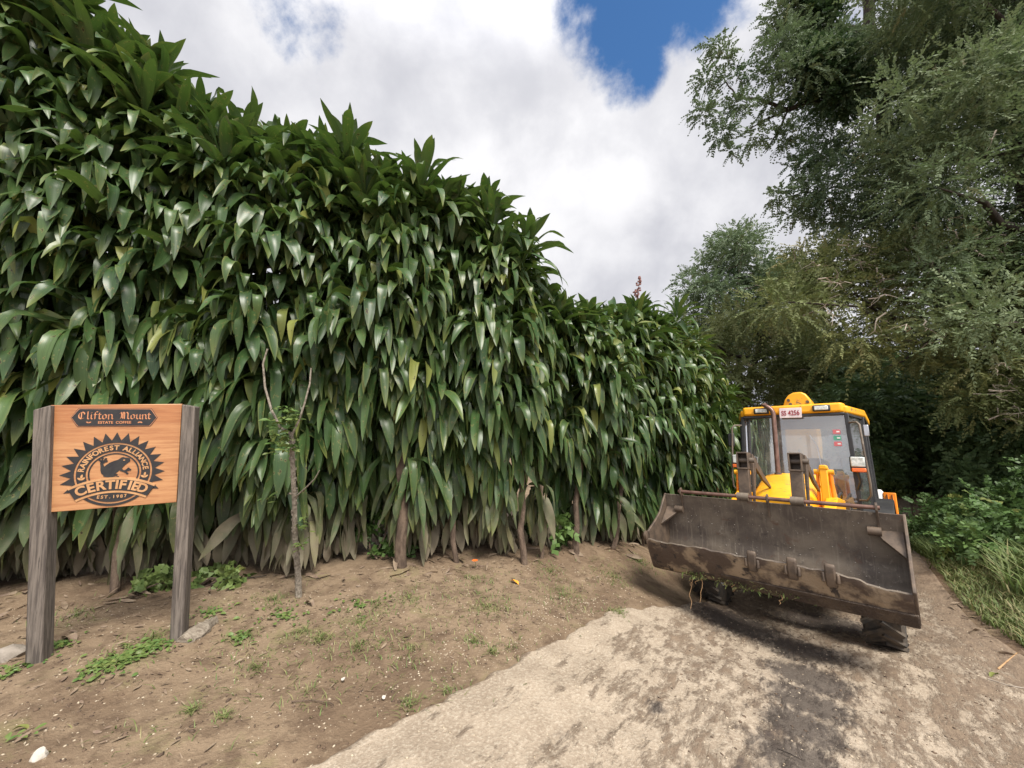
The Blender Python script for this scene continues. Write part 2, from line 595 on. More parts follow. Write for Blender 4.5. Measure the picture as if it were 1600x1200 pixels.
def glass_mat(name, dust, tint=(.80, .86, .84)):
    m, t, b, out = new_mat(name)
    tr = N(t, 'ShaderNodeBsdfTransparent')
    tr.inputs[0].default_value = (*tint, 1)
    gl = N(t, 'ShaderNodeBsdfGlossy')
    gl.inputs['Roughness'].default_value = .03
    fr = N(t, 'ShaderNodeFresnel')
    fr.inputs[0].default_value = 3.0
    ms = N(t, 'ShaderNodeMixShader')
    t.links.new(fr.outputs[0], ms.inputs[0])
    t.links.new(tr.outputs[0], ms.inputs[1])
    t.links.new(gl.outputs[0], ms.inputs[2])
    df = N(t, 'ShaderNodeBsdfDiffuse')
    df.inputs[0].default_value = (.62, .62, .6, 1)
    co = N(t, 'ShaderNodeTexCoord').outputs['Object']
    nz_ = noise(t, co, 3.5, 6, .6, .4)
    m2 = N(t, 'ShaderNodeMixShader')
    t.links.new(maprange(t, nz_, .3, .7, dust * .5, dust * 1.4), m2.inputs[0])
    t.links.new(ms.outputs[0], m2.inputs[1])
    t.links.new(df.outputs[0], m2.inputs[2])
    t.links.new(m2.outputs[0], out.inputs[0])
    return m


M['glass'] = glass_mat('dusty_glass', .13, (.9, .94, .93))
M['glassside'] = glass_mat('smoked_glass', .05, (.45, .5, .5))

# ------------------------------------------------------------------ ground
MS = .85                                   # size of the loader against a full-size one
MLOC = Vector((3.386 * MS, 4.959 * MS, -2.48 * MS))
MEUL = (-.147, -.049, -.774)
from mathutils import Euler
MMAT = Matrix.Translation(MLOC) @ Euler(MEUL, 'XYZ').to_matrix().to_4x4() @ Matrix.Scale(MS, 4)


def gp(px, py, h):
    r = ray(px, py)
    q = r * (-h / r.z)
    return (q.x, q.y, -h)


ctrl = [gp(57, 1035, 1.45), gp(277, 1000, 1.46), gp(20, 945, 1.45), gp(628, 885, 1.47), gp(430, 905, 1.45), gp(900, 870, 1.62), gp(990, 856, 1.76),
        gp(0, 1200, 1.42), gp(400, 1200, 1.46), gp(800, 1200, 1.53), gp(1200, 1200, 1.66), gp(1600, 1200, 1.84),
        gp(1430, 862, 2.45), gp(1500, 940, 2.1), gp(1600, 1000, 1.98), gp(1600, 880, 1.85), gp(1080, 1000, 1.83),
        (0, -1, -1.5), (-4, 0, -1.45), (4, -1, -1.85), (-6, 8, -1.5), (-2, 9, -1.8), (2, 10, -2.4), (6, 11.5, -2.65), (10, 14, -2.7), (-10, 3, -1.4),
        (10, 6, -1.7), (12, 9, -1.9), (8, 3.0, -1.7), (9, -2, -1.8), (-9, -6, -1.5), (0, -9, -1.6), (9, -9, -1.8), (-12, 14, -2.0), (18, 16, -2.4), (0, 18, -2.6)]
for u, y in ((-.85, 0), (.85, 0), (-.8, 2.17), (.8, 2.17)):
    q = MMAT @ Vector((u, y, 0))
    ctrl.append((q.x, q.y, q.z))
ctrl = np.array([tuple(c) for c in ctrl])


def _tps(r2):
    return np.where(r2 > 1e-12, r2 * np.log(r2 + 1e-12), 0)


_n = len(ctrl)
_A = np.zeros((_n + 3, _n + 3))
_d2 = ((ctrl[:, None, :2] - ctrl[None, :, :2]) ** 2).sum(-1)
_A[:_n, :_n] = _tps(_d2) + np.eye(_n) * .02
_A[:_n, _n] = 1
_A[:_n, _n + 1:] = ctrl[:, :2]
_A[_n, :_n] = 1
_A[_n + 1:, :_n] = ctrl[:, :2].T
_w = np.linalg.solve(_A, np.r_[ctrl[:, 2], 0, 0, 0])


def gz_arr(x, y):
    x, y = np.asarray(x, float), np.asarray(y, float)
    sh = x.shape
    p = np.stack([x.ravel(), y.ravel()], 1)
    rr = np.hypot(p[:, 0] - 2, p[:, 1] - 5)
    q = p.copy()
    k = np.clip(15 / np.maximum(rr, 1e-6), None, 1)
    q[:, 0] = 2 + (p[:, 0] - 2) * k
    q[:, 1] = 5 + (p[:, 1] - 5) * k
    d2 = ((q[:, None, :] - ctrl[None, :, :2]) ** 2).sum(-1)
    z = _tps(d2) @ _w[:_n] + _w[_n] + q @ _w[_n + 1:]
    far = np.clip((rr - 15) / 20, 0, 1)
    z = z * (1 - far) + (-2.6) * far
    return z.reshape(sh)


def gz(x, y):
    return float(gz_arr(np.array([x]), np.array([y]))[0])


def lump(x, y):
    """small ups and downs of the soil"""
    r = 0
    for i, (a, b, c, s) in enumerate(((1.7, 2.3, .3, .012), (3.9, -3.1, 1.2, .008), (-7.3, 5.9, 2.2, .005), (11, 13, .7, .0035), (-19, 16, .9, .0025))):
        r = r + s * np.sin(a * x + b * y + c + 1.3 * np.sin(b * .7 * x - a * .6 * y))
    return r


def ground_hit(px, py):
    r = ray(px, py)
    t = .8
    while t < 60:
        q = r * t
        if q.z < gz(q.x, q.y):
            break
        t += .05
    lo, hi = t - .05, t
    for _ in range(14):
        mid = (lo + hi) / 2
        q = r * mid
        if q.z < gz(q.x, q.y):
            hi = mid
        else:
            lo = mid
    q = r * hi
    return Vector((q.x, q.y, gz(q.x, q.y)))


g = np.sinh(np.linspace(-7.2, 7.2, 330)) / np.sinh(7.2) * 700
g = np.sort(np.unique(np.r_[np.sinh(np.linspace(-5.2, 5.2, 90)) / np.sinh(5.2) * 900, np.linspace(-7, 10, 240)]))
gx, gy = np.meshgrid(g + .5, g + 3.5)
zz = gz_arr(gx, gy) + lump(gx, gy)
nn = len(g)
V = np.stack([gx.ravel(), gy.ravel(), zz.ravel()], 1)
ii = np.arange(nn * nn).reshape(nn, nn)
F = np.stack([ii[:-1, :-1].ravel(), ii[:-1, 1:].ravel(), ii[1:, 1:].ravel(), ii[1:, :-1].ravel()], 1)
tag(np_mesh('ground', V, F, M['ground'], smooth=True), 'brown trodden dirt bank with dry grass and small pale stones', None, None, 'structure')

# the concrete track, a sheet laid on the soil
left_px = [(330, 1290), (470, 1200), (560, 1152), (640, 1105), (720, 1066), (800, 1030), (880, 992), (950, 962), (1010, 950), (1060, 946)]
right_px = [(1900, 1290), (1850, 1200), (1760, 1130), (1680, 1080), (1620, 1040), (1570, 1005), (1530, 975), (1500, 945), (1470, 910), (1440, 872)]
Lp = [ground_hit(*p) for p in left_px]
Rp = [ground_hit(*p) for p in right_px]
fw = Vector((math.sin(.774), math.cos(.774), 0))
back = [Vector((-.9, -.4, 0)), Vector((-2.2, -2.5, 0))]
Lq = [Lp[0] + k for k in reversed(back)] + Lp
Rq = [Rp[0] + Vector((-.5, -1.2, 0)) + k * .3 for k in reversed(back)] + Rp
for k in (1.5, 3, 5, 8):
    Lq.append(Lp[-1] + fw * k + Vector((.25 * k * .3, 0, 0)))
    Rq.append(Rp[-1] + fw * k * .8)


def resample(P, n):
    P = np.array([(p.x, p.y) for p in P])
    s = np.r_[0, np.cumsum(np.hypot(*np.diff(P, axis=0).T))]
    t = np.linspace(0, s[-1], n)
    return np.stack([np.interp(t, s, P[:, 0]), np.interp(t, s, P[:, 1])], 1)


def ctrl_resample(P, n):
    P = np.array([(p.x, p.y) for p in P])
    t = np.linspace(0, len(P) - 1, n)
    return np.stack([np.interp(t, np.arange(len(P)), P[:, 0]), np.interp(t, np.arange(len(P)), P[:, 1])], 1)


nl, nc = 640, 130
A, B = ctrl_resample(Lq, nl), ctrl_resample(Rq, nl)
w = np.linspace(0, 1, nc) ** 1.25
X = A[:, None, 0] * (1 - w) + B[:, None, 0] * w
Y = A[:, None, 1] * (1 - w) + B[:, None, 1] * w
li = np.linspace(0, len(Lq) - 1, nl)
arc = np.r_[0, np.cumsum(np.hypot(*np.diff(A, axis=0).T))]
edge = np.zeros(nl)
for a, s in ((2.1, .016), (5.3, .012), (11.1, .009), (23, .007), (41, .005)):
    edge += s * np.sin(a * arc + a * a)
fade = np.clip(1 - w * 5, 0, 1)
X += edge[:, None] * fade
Y -= edge[:, None] * fade
Z = gz_arr(X, Y) + lump(X, Y) + .014
eg = np.clip(w / .012, 0, 1)
Z = Z - (1 - eg) * .035
Z[:, -1] -= .04
wp = np.interp(li, [0, 4, 11, 12.5], [.34, .30, .05, .03])[:, None]
dirt = .31 + .23 * np.clip((w[None, :] - wp * .5) / (wp * .9), 0, 1) + .03 * np.clip((w[None, :] - .4) / .4, 0, 1)
dirt = dirt + .25 * np.clip((li[:, None] - 9.5) / 2.5, 0, 1) + 0 * X
dirt -= .10 * np.exp(-((w[None, :] - .5) / .12) ** 2) * (li[:, None] < 8)
dirt += .5 * np.clip((w - .9) / .1, 0, 1)
dirt += .42 * np.clip((.022 - w) / .022, 0, 1) ** .7
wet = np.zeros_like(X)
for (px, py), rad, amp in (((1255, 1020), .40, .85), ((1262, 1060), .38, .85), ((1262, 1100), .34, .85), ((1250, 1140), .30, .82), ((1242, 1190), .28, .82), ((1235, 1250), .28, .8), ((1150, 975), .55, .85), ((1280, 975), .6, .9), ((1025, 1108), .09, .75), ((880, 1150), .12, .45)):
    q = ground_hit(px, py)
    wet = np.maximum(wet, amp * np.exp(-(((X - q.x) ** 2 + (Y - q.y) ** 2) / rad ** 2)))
V = np.stack([X.ravel(), Y.ravel(), Z.ravel()], 1)
ii = np.arange(nl * nc).reshape(nl, nc)
F = np.stack([ii[:-1, :-1].ravel(), ii[:-1, 1:].ravel(), ii[1:, 1:].ravel(), ii[1:, :-1].ravel()], 1)
tone = np.stack([np.clip(dirt, 0, 1).ravel(), wet.ravel(), wet.ravel() * 0], 1)
tag(np_mesh('road', V, F, M['road'], tone=tone, smooth=True), 'worn pale concrete track smeared with dark soil', None, None, 'structure')


# ------------------------------------------------------------------ strap leaves
def strap_leaves(P, az, e0, e1, tb, tw, L, Wd, roll, tone, nseg=10, ncross=5, fold=.22):
    """curved leaf blades; returns V, F, tone, uv"""
    n = len(P)
    t = np.linspace(0, 1, nseg + 1)
    s = 1 / (1 + np.exp(-(t[None, :] - tb[:, None]) / tw[:, None]))
    s0 = 1 / (1 + np.exp(tb[:, None] / tw[:, None]))
    s1 = 1 / (1 + np.exp(-(1 - tb[:, None]) / tw[:, None]))
    s = (s - s0) / (s1 - s0)
    e = e0[:, None] + (e1 - e0)[:, None] * s
    azt = az[:, None] + (roll * .6)[:, None] * t[None, :]
    D = np.stack([np.cos(e) * np.sin(azt), np.cos(e) * np.cos(azt), np.sin(e)], -1)
    step = (L / nseg)[:, None, None]
    mid = (D[:, 1:] + D[:, :-1]) / 2 * step
    C = np.concatenate([np.zeros((n, 1, 3)), np.cumsum(mid, 1)], 1) + P[:, None, :]
    side = np.stack([np.cos(azt), -np.sin(azt), 0 * azt], -1)
    nor = np.cross(side, D)
    cr_, sr_ = np.cos(roll)[:, None, None], np.sin(roll)[:, None, None]
    side2 = side * cr_ + nor * sr_
    nor2 = nor * cr_ - side * sr_
    wt_ = np.where(t < .5, .32 + .68 * np.sin(np.clip(t / .5, 0, 1) * math.pi / 2), 1 - np.clip((t - .5) / .5, 0, 1) ** 2.25)
    wt_[-1] = .03
    a = np.linspace(-1, 1, ncross)
    lift = np.abs(a) * fold
    wav = (.16 + .30 * tone[:, 1])[:, None, None] * np.sin(t[None, :, None] * 9 + az[:, None, None] * 7 + a[None, None, :] * 2.0) * np.abs(a)[None, None, :]
    half = (Wd / 2)[:, None] * wt_[None, :]
    Vv = C[:, :, None, :] + side2[:, :, None, :] * (half[:, :, None] * a[None, None, :])[..., None] * .97 \
        + nor2[:, :, None, :] * (half[:, :, None] * (lift[None, None, :] + wav))[..., None]
    V_ = Vv.reshape(-1, 3)
    k = (nseg + 1) * ncross
    base = (np.arange(n) * k)[:, None, None]
    i, j = np.meshgrid(np.arange(nseg), np.arange(ncross - 1), indexing='ij')
    q = np.stack([i * ncross + j, i * ncross + j + 1, (i + 1) * ncross + j + 1, (i + 1) * ncross + j], -1).reshape(1, -1, 4)
    F_ = (base + q).reshape(-1, 4)
    uu = np.broadcast_to(a[None, None, :], (n, nseg + 1, ncross)) * .5 + rng.random((n, 1, 1)) * 40
    vv = np.broadcast_to(t[None, :, None], (n, nseg + 1, ncross)) + rng.random((n, 1, 1)) * 40
    uv = np.stack([uu, vv], -1).reshape(-1, 2)
    T = np.repeat(tone[:, None, :], k, 1).reshape(n, nseg + 1, ncross, 3)
    tipy = np.where(rng.random(n) < .45, rng.random(n), 0)[:, None, None] * np.clip((t - .72) / .28, 0, 1)[None, :, None]
    edgey = np.where(rng.random(n) < .3, .5 * rng.random(n), 0)[:, None, None] * (np.abs(a) > .9)[None, None, :]
    T[..., 2] = np.clip(T[..., 2] + tipy * .5 + edgey * .7, 0, 1)
    T = T.reshape(-1, 3)
    return V_, F_, T, uv


def join(parts):
    V_, F_, T_, U_ = [], [], [], []
    b = 0
    for v, f, t, u in parts:
        V_.append(v)
        F_.append(f + b)
        T_.append(t)
        U_.append(u)
        b += len(v)
    return np.concatenate(V_), np.concatenate(F_), np.concatenate(T_), np.concatenate(U_)


# plan of the hedge foot (points on the soil) and its skyline
foot_px = [(-420, 985), (-200, 965), (20, 945), (230, 922), (430, 903), (628, 884), (760, 876), (900, 868), (990, 855)]
FOOT = [ground_hit(*p) for p in foot_px]
FOOT += [Vector((2.75, 6.5, 0)), Vector((4.0, 8.0, 0)), Vector((4.9, 9.0, 0)), Vector((5.5, 9.8, 0))]
FOOT = np.array([(p.x, p.y) for p in FOOT])
SKYL = np.array([(-700, -280), (-300, -150), (-150, -80), (0, 0), (110, 50), (190, 90), (240, 160), (300, 200), (370, 225), (480, 255), (560, 280), (640, 300), (700, 340), (790, 385), (830, 445),
                 (880, 500), (915, 515), (950, 495), (1040, 515), (1075, 565), (1110, 615), (1135, 650), (1150, 690)], float)


def hedge_frame(s):
    """s: position along the foot (index units) -> foot point, outward normal"""
    i = np.arange(len(FOOT))
    x, y = np.interp(s, i, FOOT[:, 0]), np.interp(s, i, FOOT[:, 1])
    d = .35
    tx = np.interp(s + d, i, FOOT[:, 0]) - np.interp(s - d, i, FOOT[:, 0])
    ty = np.interp(s + d, i, FOOT[:, 1]) - np.interp(s - d, i, FOOT[:, 1])
    n = np.hypot(tx, ty)
    return x, y, ty / n, -tx / n


def hedge_top(s):
    """height of the crown line above each foot position"""
    x, y, nx, ny = hedge_frame(s)
    cx_, cy_ = x - nx * .30, y - ny * .30
    px = CX + FPX * cx_ / cy_
    for _ in range(3):
        py = np.interp(px, SKYL[:, 0], SKYL[:, 1])
        yr = (CY - py) / FPX
        dy = math.cos(PITCH) - yr * math.sin(PITCH)
        px = CX + FPX * cx_ / cy_ * dy
    return cy_ * (math.sin(PITCH) + yr * math.cos(PITCH)) / dy


OFF_H = np.array([0, .08, .2, .35, .55, .72, .84, .93, 1.0])
OFF_V = np.array([-.12, -.08, .06, .18, .30, .30, .18, -.06, -.34])
slen = np.hypot(*np.diff(FOOT, axis=0).T)


def sample_s(n, s0, s1):
    """uniform in metres between index positions"""
    ss = np.linspace(s0, s1, 400)
    x, y, _, _ = hedge_frame(ss)
    c = np.r_[0, np.cumsum(np.hypot(np.diff(x), np.diff(y)))]
    return np.interp(rng.random(n) * c[-1], c, ss)


def px_of(x, y):
    return CX + FPX * x / np.maximum(y, .3)


def hedge(name, label, s0, s1, n_front, n_mid, n_back, n_ros, mat, size=1.0, holes=(), dust_top=.80, seg=10):
    root = empty(name, label, 'hedge', (*FOOT[int((s0 + s1) / 2)], gz(*FOOT[int((s0 + s1) / 2)])))
    inv = root.matrix_basis.inverted()
    parts = []

    def layer(n, depth, back=False):
        # leaves spring from the heads of many canes, some from in between
        KH = 18
        nh = max(4, int(n * .82 / KH))
        sh, hh0, dh, ah = sample_s(nh, s0, s1), rng.random(nh) ** .9, rng.random(nh), rng.normal(0, .35, nh)
        ci = np.repeat(np.arange(nh), KH)
        nfree = n - len(ci)
        s = np.r_[sh[ci] + rng.normal(0, .035, len(ci)), sample_s(nfree, s0, s1)]
        s = np.clip(s, s0, s1)
        h = np.clip(np.r_[hh0[ci] + rng.normal(0, .022, len(ci)), rng.random(nfree) ** .9], 0, 1)
        dpt = np.r_[dh[ci], rng.random(nfree)]
        azo = np.r_[ah[ci] + rng.uniform(-1.35, 1.35, len(ci)), rng.normal(0, .7, nfree)]
        x, y, nx, ny = hedge_frame(s)
        top = hedge_top(s) + .08 * np.sin(s * 9) + .05 * np.sin(s * 21)
        zb = gz_arr(x, y)
        z = zb + .12 + h * (top - zb - .12)
        off = np.interp(h, OFF_H, OFF_V)
        # plants stand at intervals: the wall swells and recedes
        off = off + .10 * np.sin(s * 5.3 + 1.2 * np.sin(z * 1.5)) + .05 * np.sin(s * 13 + z * 3)
        dd = depth[0] + (depth[1] - depth[0]) * dpt
        if back:
            px_, py_ = x - nx * 1.15, y - ny * 1.15
            px_, py_ = px_ - nx * (off - dd), py_ - ny * (off - dd)
            nx, ny = -nx, -ny
        else:
            px_, py_ = x + nx * (off - dd), y + ny * (off - dd)
        az = np.arctan2(nx, ny) + azo
        lowf = np.clip((.34 - h) / .34, 0, 1)
        hif = np.clip((h - .55) / .45, 0, 1)
        e0 = R(8) + hif * R(30) - lowf * R(55) + rng.normal(0, R(20), n)
        e1 = -R(80) + hif * R(16) - lowf * R(6) + rng.normal(0, R(12), n)
        ordr = np.r_[rng.random(len(ci)), np.full(nfree, .5)]
        e0 = np.clip(e0 + (.5 - ordr) * R(62), R(-80), R(80))
        z = z + (.5 - ordr) * .24
        e1 = np.minimum(e1, e0 - R(8))
        mid_ = np.clip((h - .22) / .3, 0, 1)
        tb = .22 + .26 * mid_ + .14 * hif + rng.normal(0, .11, n)
        tb = np.clip(tb, .08, .78)
        tw = np.where(rng.random(n) < .25 + .45 * mid_, .022, .11)
        e0 = e0 + mid_ * (1 - hif) * R(8)
        L = size * (.44 + .34 * rng.random(n))
        Wd = size * (.074 + .058 * rng.random(n)) * (1 + .2 * hif)
        roll = rng.normal(0, .55, n) * (1 + .5 * lowf)
        hh = z - zb
        dust = np.clip((dust_top - (hh - L * .55)) / dust_top, 0, 1) * .95
        yel = np.where(rng.random(n) < .05, .25 + .5 * rng.random(n), .08 * rng.random(n))
        tone = np.stack([rng.random(n), dust, yel], 1)
        keep = np.ones(n, bool)
        for (a, b, lo, hi) in holes:
            keep &= ~((s > a) & (s < b) & (hh > lo) & (hh < hi))
        # leaf tips must stay clear of the soil
        low = hh < L * .93
        L = np.where(low, np.maximum(hh * 1.02, .2), L)
        P = np.stack([px_, py_, z], 1)
        k = keep
        return strap_leaves(P[k], az[k], e0[k], e1[k], tb[k], tw[k], L[k], Wd[k], roll[k], tone[k], nseg=seg)

    parts.append(layer(n_front, (.12, .62)))
    parts.append(layer(n_mid, (.5, .95)))
    parts.append(layer(n_back, (.2, .6), True))
    # rosettes along the crown
    s = np.sort(sample_s(n_ros, s0, s1))
    x, y, nx, ny = hedge_frame(s)
    rows = rng.random(n_ros)
    dep = -.12 + rows * .95
    top = hedge_top(s) - .12 - .20 * np.abs(rows - .35) + rng.normal(0, .15, n_ros)
    cx_, cy_ = x - nx * dep, y - ny * dep
    nl_ = 26
    idx = np.repeat(np.arange(n_ros), nl_)
    order = np.tile(np.arange(nl_) / nl_, n_ros)
    n = len(idx)
    az = order * nl_ * 2.4 + np.repeat(rng.random(n_ros) * 6, nl_) + rng.normal(0, .15, n)
    lean = np.repeat(rng.normal(0, .12, (n_ros, 2)), nl_, 0)
    P = np.stack([cx_[idx] + np.sin(az) * .03, cy_[idx] + np.cos(az) * .03, top[idx] - order * .30 + .06], 1)
    P[:, :2] += lean * (1 - order)[:, None] * .5
    e0 = R(82) - order * R(82) + rng.normal(0, R(7), n)
    e1 = e0 - R(28) - order * R(62) + rng.normal(0, R(12), n)
    L = size * (.34 + .30 * np.minimum(order * 2.2, 1)) * (1 + rng.normal(0, .1, n))
    Wd = size * (.085 + .045 * rng.random(n))
    tone = np.stack([.35 + .65 * rng.random(n), 0 * L, np.where(rng.random(n) < .03, .4, .1 * rng.random(n))], 1)
    parts.append(strap_leaves(P, az, e0, e1, np.clip(.55 + rng.normal(0, .1, n), .3, .8), np.where(rng.random(n) < .3, .04, .14), L, Wd, rng.normal(0, .3, n), tone, nseg=seg))
    V_, F_, T_, U_ = join(parts)
    V_ = V_ - np.array(root.location)
    np_mesh('foliage', V_, F_, mat, root, T_, U_, smooth=True)
    return root


def stem(root, a, b, r0, r1, mat, wob=.04, name='stem', n=7):
    a, b = Vector(a), Vector(b)
    m = MB()
    pts, rs = [], []
    for k in range(n):
        t = k / (n - 1)
        p = a.lerp(b, t)
        if 0 < k:
            p += Vector((random.uniform(-wob, wob), random.uniform(-wob, wob), 0))
        pts.append(p - root.location)
        rs.append(r0 + (r1 - r0) * t)
    m.tube(pts, rs, 10)
    return m.build(name, mat, root, smooth=60)


h1 = hedge('dracaena_hedge', 'tall wall-like hedge of drooping dark strap leaves behind the wooden sign', 0, 6.55, 9600, 5400, 3000, 110, M['strap'], size=.86,
           holes=((4.55, 4.98, -1, .80), (6.2, 6.55, .3, 1.25), (3.55, 3.85, -1, .5)))
h2 = hedge('dracaena_hedge', 'lower strap-leaf hedge between the tall hedge and the loader bucket', 6.62, 10.4, 5600, 2900, 1600, 84, M['strap'], size=.82,
           holes=((6.6, 6.85, .3, 1.3), (7.45, 7.7, -1, .6)), dust_top=.5)
h3 = hedge('dracaena_hedge', 'sunlit strap-leaf shrubs glimpsed left of the loader cab', 10.55, 12, 700, 300, 200, 24, M['straplit'], size=.8, dust_top=.1)
for px, py, tx, ty, r0 in ((628, 888, 632, 640, .058), (820, 882, 812, 700, .036), (715, 876, 702, 640, .03), (180, 928, 200, 480, .035), (845, 872, 850, 690, .022)):
    a = ground_hit(px, py)
    a.z -= .08
    stem(h1, a, W(tx, ty, a.y + .12), r0, r0 * .75, M['bark'])
for px, py, tx, ty, r0 in ((955, 858, 978, 700, .035), (1003, 850, 1012, 640, .035), (902, 868, 905, 700, .04), (1050, 800, 1049, 690, .028)):
    a = ground_hit(px, py)
    a.z -= .08
    stem(h2, a, W(tx, ty, a.y + .12), r0, r0 * .75, M['bark'])
# reddish flower spike above the second hedge
fp = W(992, 490, 5.9)
m = MB()
q0 = fp - h2.location
q1 = W(999, 432, 5.9) - h2.location
m.tube([q0, q0.lerp(q1, .5) + Vector((.02, 0, 0)), q1], [.008, .006, .003], 5)
for k in range(46):
    t = .35 + .65 * random.random()
    c = q0.lerp(q1, t) + Vector((random.uniform(-1, 1), random.uniform(-1, 1), random.uniform(-.3, .3))) * .09 * (1.15 - t)
    m.tube([q0.lerp(q1, t), c], [.003, .002], 4)
    m.box(c, (.022, .022, .02), ('Z', random.random()))
m.build('flower_spike', pmat('dull_red_buds', (.28, .13, .11), (.2, .09, .08), 20, .7), h2)

# ------------------------------------------------------------------ sprays for trees and bushes
def unit(v):
    return v / np.maximum(np.linalg.norm(v, axis=-1, keepdims=True), 1e-9)


def sprays(cent, rad, nf, nleaf=9, flen=(.22, .45), leaf=(.07, .022), droop=.35, spread=55, flat=.75, tone_fn=None, width=1.0):
    """feathery twigs: each a curved axis with pairs of narrow leaflets, as triangles"""
    cent, rad, nf = np.asarray(cent, float), np.asarray(rad, float), np.asarray(nf, int)
    ci = np.repeat(np.arange(len(cent)), nf)
    n = len(ci)
    d = unit(rng.normal(size=(n, 3)))
    rr = rng.random(n) ** .6
    sc = np.stack([np.ones(n), np.ones(n), np.full(n, flat)], 1)
    P = cent[ci] + d * sc * (rad[ci] * rr)[:, None]
    ax = unit(d * .9 + rng.normal(size=(n, 3)) * .55 + np.array([0, 0, .12]))
    L = flen[0] + (flen[1] - flen[0]) * rng.random(n)
    side = unit(np.cross(ax, rng.normal(size=(n, 3)) * .5 + np.array([0, 0, 1.0])))
    t = (np.arange(nleaf) + .5) / nleaf
    pos = P[:, None, :] + ax[:, None, :] * (L[:, None] * t)[..., None]
    pos[..., 2] -= (droop * L)[:, None] * t ** 2
    out = []
    for sg in (-1, 1):
        a = R(spread) * (1 - .35 * t)
        dirn = ax[:, None, :] * np.cos(a)[None, :, None] + sg * side[:, None, :] * np.sin(a)[None, :, None]
        dirn = dirn + rng.normal(0, .18, dirn.shape)
        dirn[..., 2] -= .15
        ll = leaf[0] * (1 - .55 * t) * (.8 + .4 * rng.random((n, nleaf)))
        tip = pos + dirn * ll[..., None]
        wv = unit(np.cross(dirn, np.cross(ax, side)[:, None, :] + rng.normal(0, .5, dirn.shape))) * leaf[1] * width
        midp = pos + dirn * (ll * .42)[..., None]
        out.append(np.stack([pos, midp + wv, tip, midp - wv], 2))
    Q = np.stack(out, 2)                                     # n, leaf, 2, 4, 3
    V_ = Q.reshape(-1, 3)
    F_ = np.arange(len(V_)).reshape(-1, 4)
    k = nleaf * 8
    r_ = np.clip(.5 + .4 * rng.normal(size=len(cent)), 0, 1)[ci] * .75 + rng.random(n) * .25
    yl = np.where(rng.random(n) < .05, .5 * rng.random(n), .06 * rng.random(n))
    if tone_fn is not None:
        yl = np.clip(yl + tone_fn(ci), 0, 1)
    tone = np.repeat(np.stack([r_, 0 * r_, yl], 1), k, 0)
    return V_, F_, tone


def in_poly(x, y, P):
    c = False
    j = len(P) - 1
    for i in range(len(P)):
        if (P[i][1] > y) != (P[j][1] > y) and x < (P[j][0] - P[i][0]) * (y - P[i][1]) / (P[j][1] - P[i][1]) + P[i][0]:
            c = not c
        j = i
    return c


def clumps_in(poly, n, d0, d1, r0, r1, mind=.9):
    """clump centres spread through a region of the crown, at true distance"""
    xs = [p[0] for p in poly]
    ys = [p[1] for p in poly]
    res = []
    tries = 0
    while len(res) < n and tries < n * 60:
        tries += 1
        x, y = random.uniform(min(xs), max(xs)), random.uniform(min(ys), max(ys))
        if not in_poly(x, y, poly):
            continue
        d = random.uniform(d0, d1)
        c = W(x, y, d)
        r = random.uniform(r0, r1)
        if any((c - q).length < mind * r for q, _ in res):
            continue
        res.append((c, r))
    return res


def limb(m, a, b, r0, r1, sag=0.0, wob=.08, n=6, sides=7):
    a, b = Vector(a), Vector(b)
    L = (b - a).length
    pts, rs = [], []
    for k in range(n):
        t = k / (n - 1)
        p = a.lerp(b, t)
        if 0 < k < n - 1:
            p += Vector((random.uniform(-1, 1), random.uniform(-1, 1), random.uniform(-1, 1))) * wob * L * .5
        p.z += sag * L * math.sin(math.pi * t)
        pts.append(p)
        rs.append(r0 + (r1 - r0) * t)
    m.tube(pts, rs, sides)
    return pts


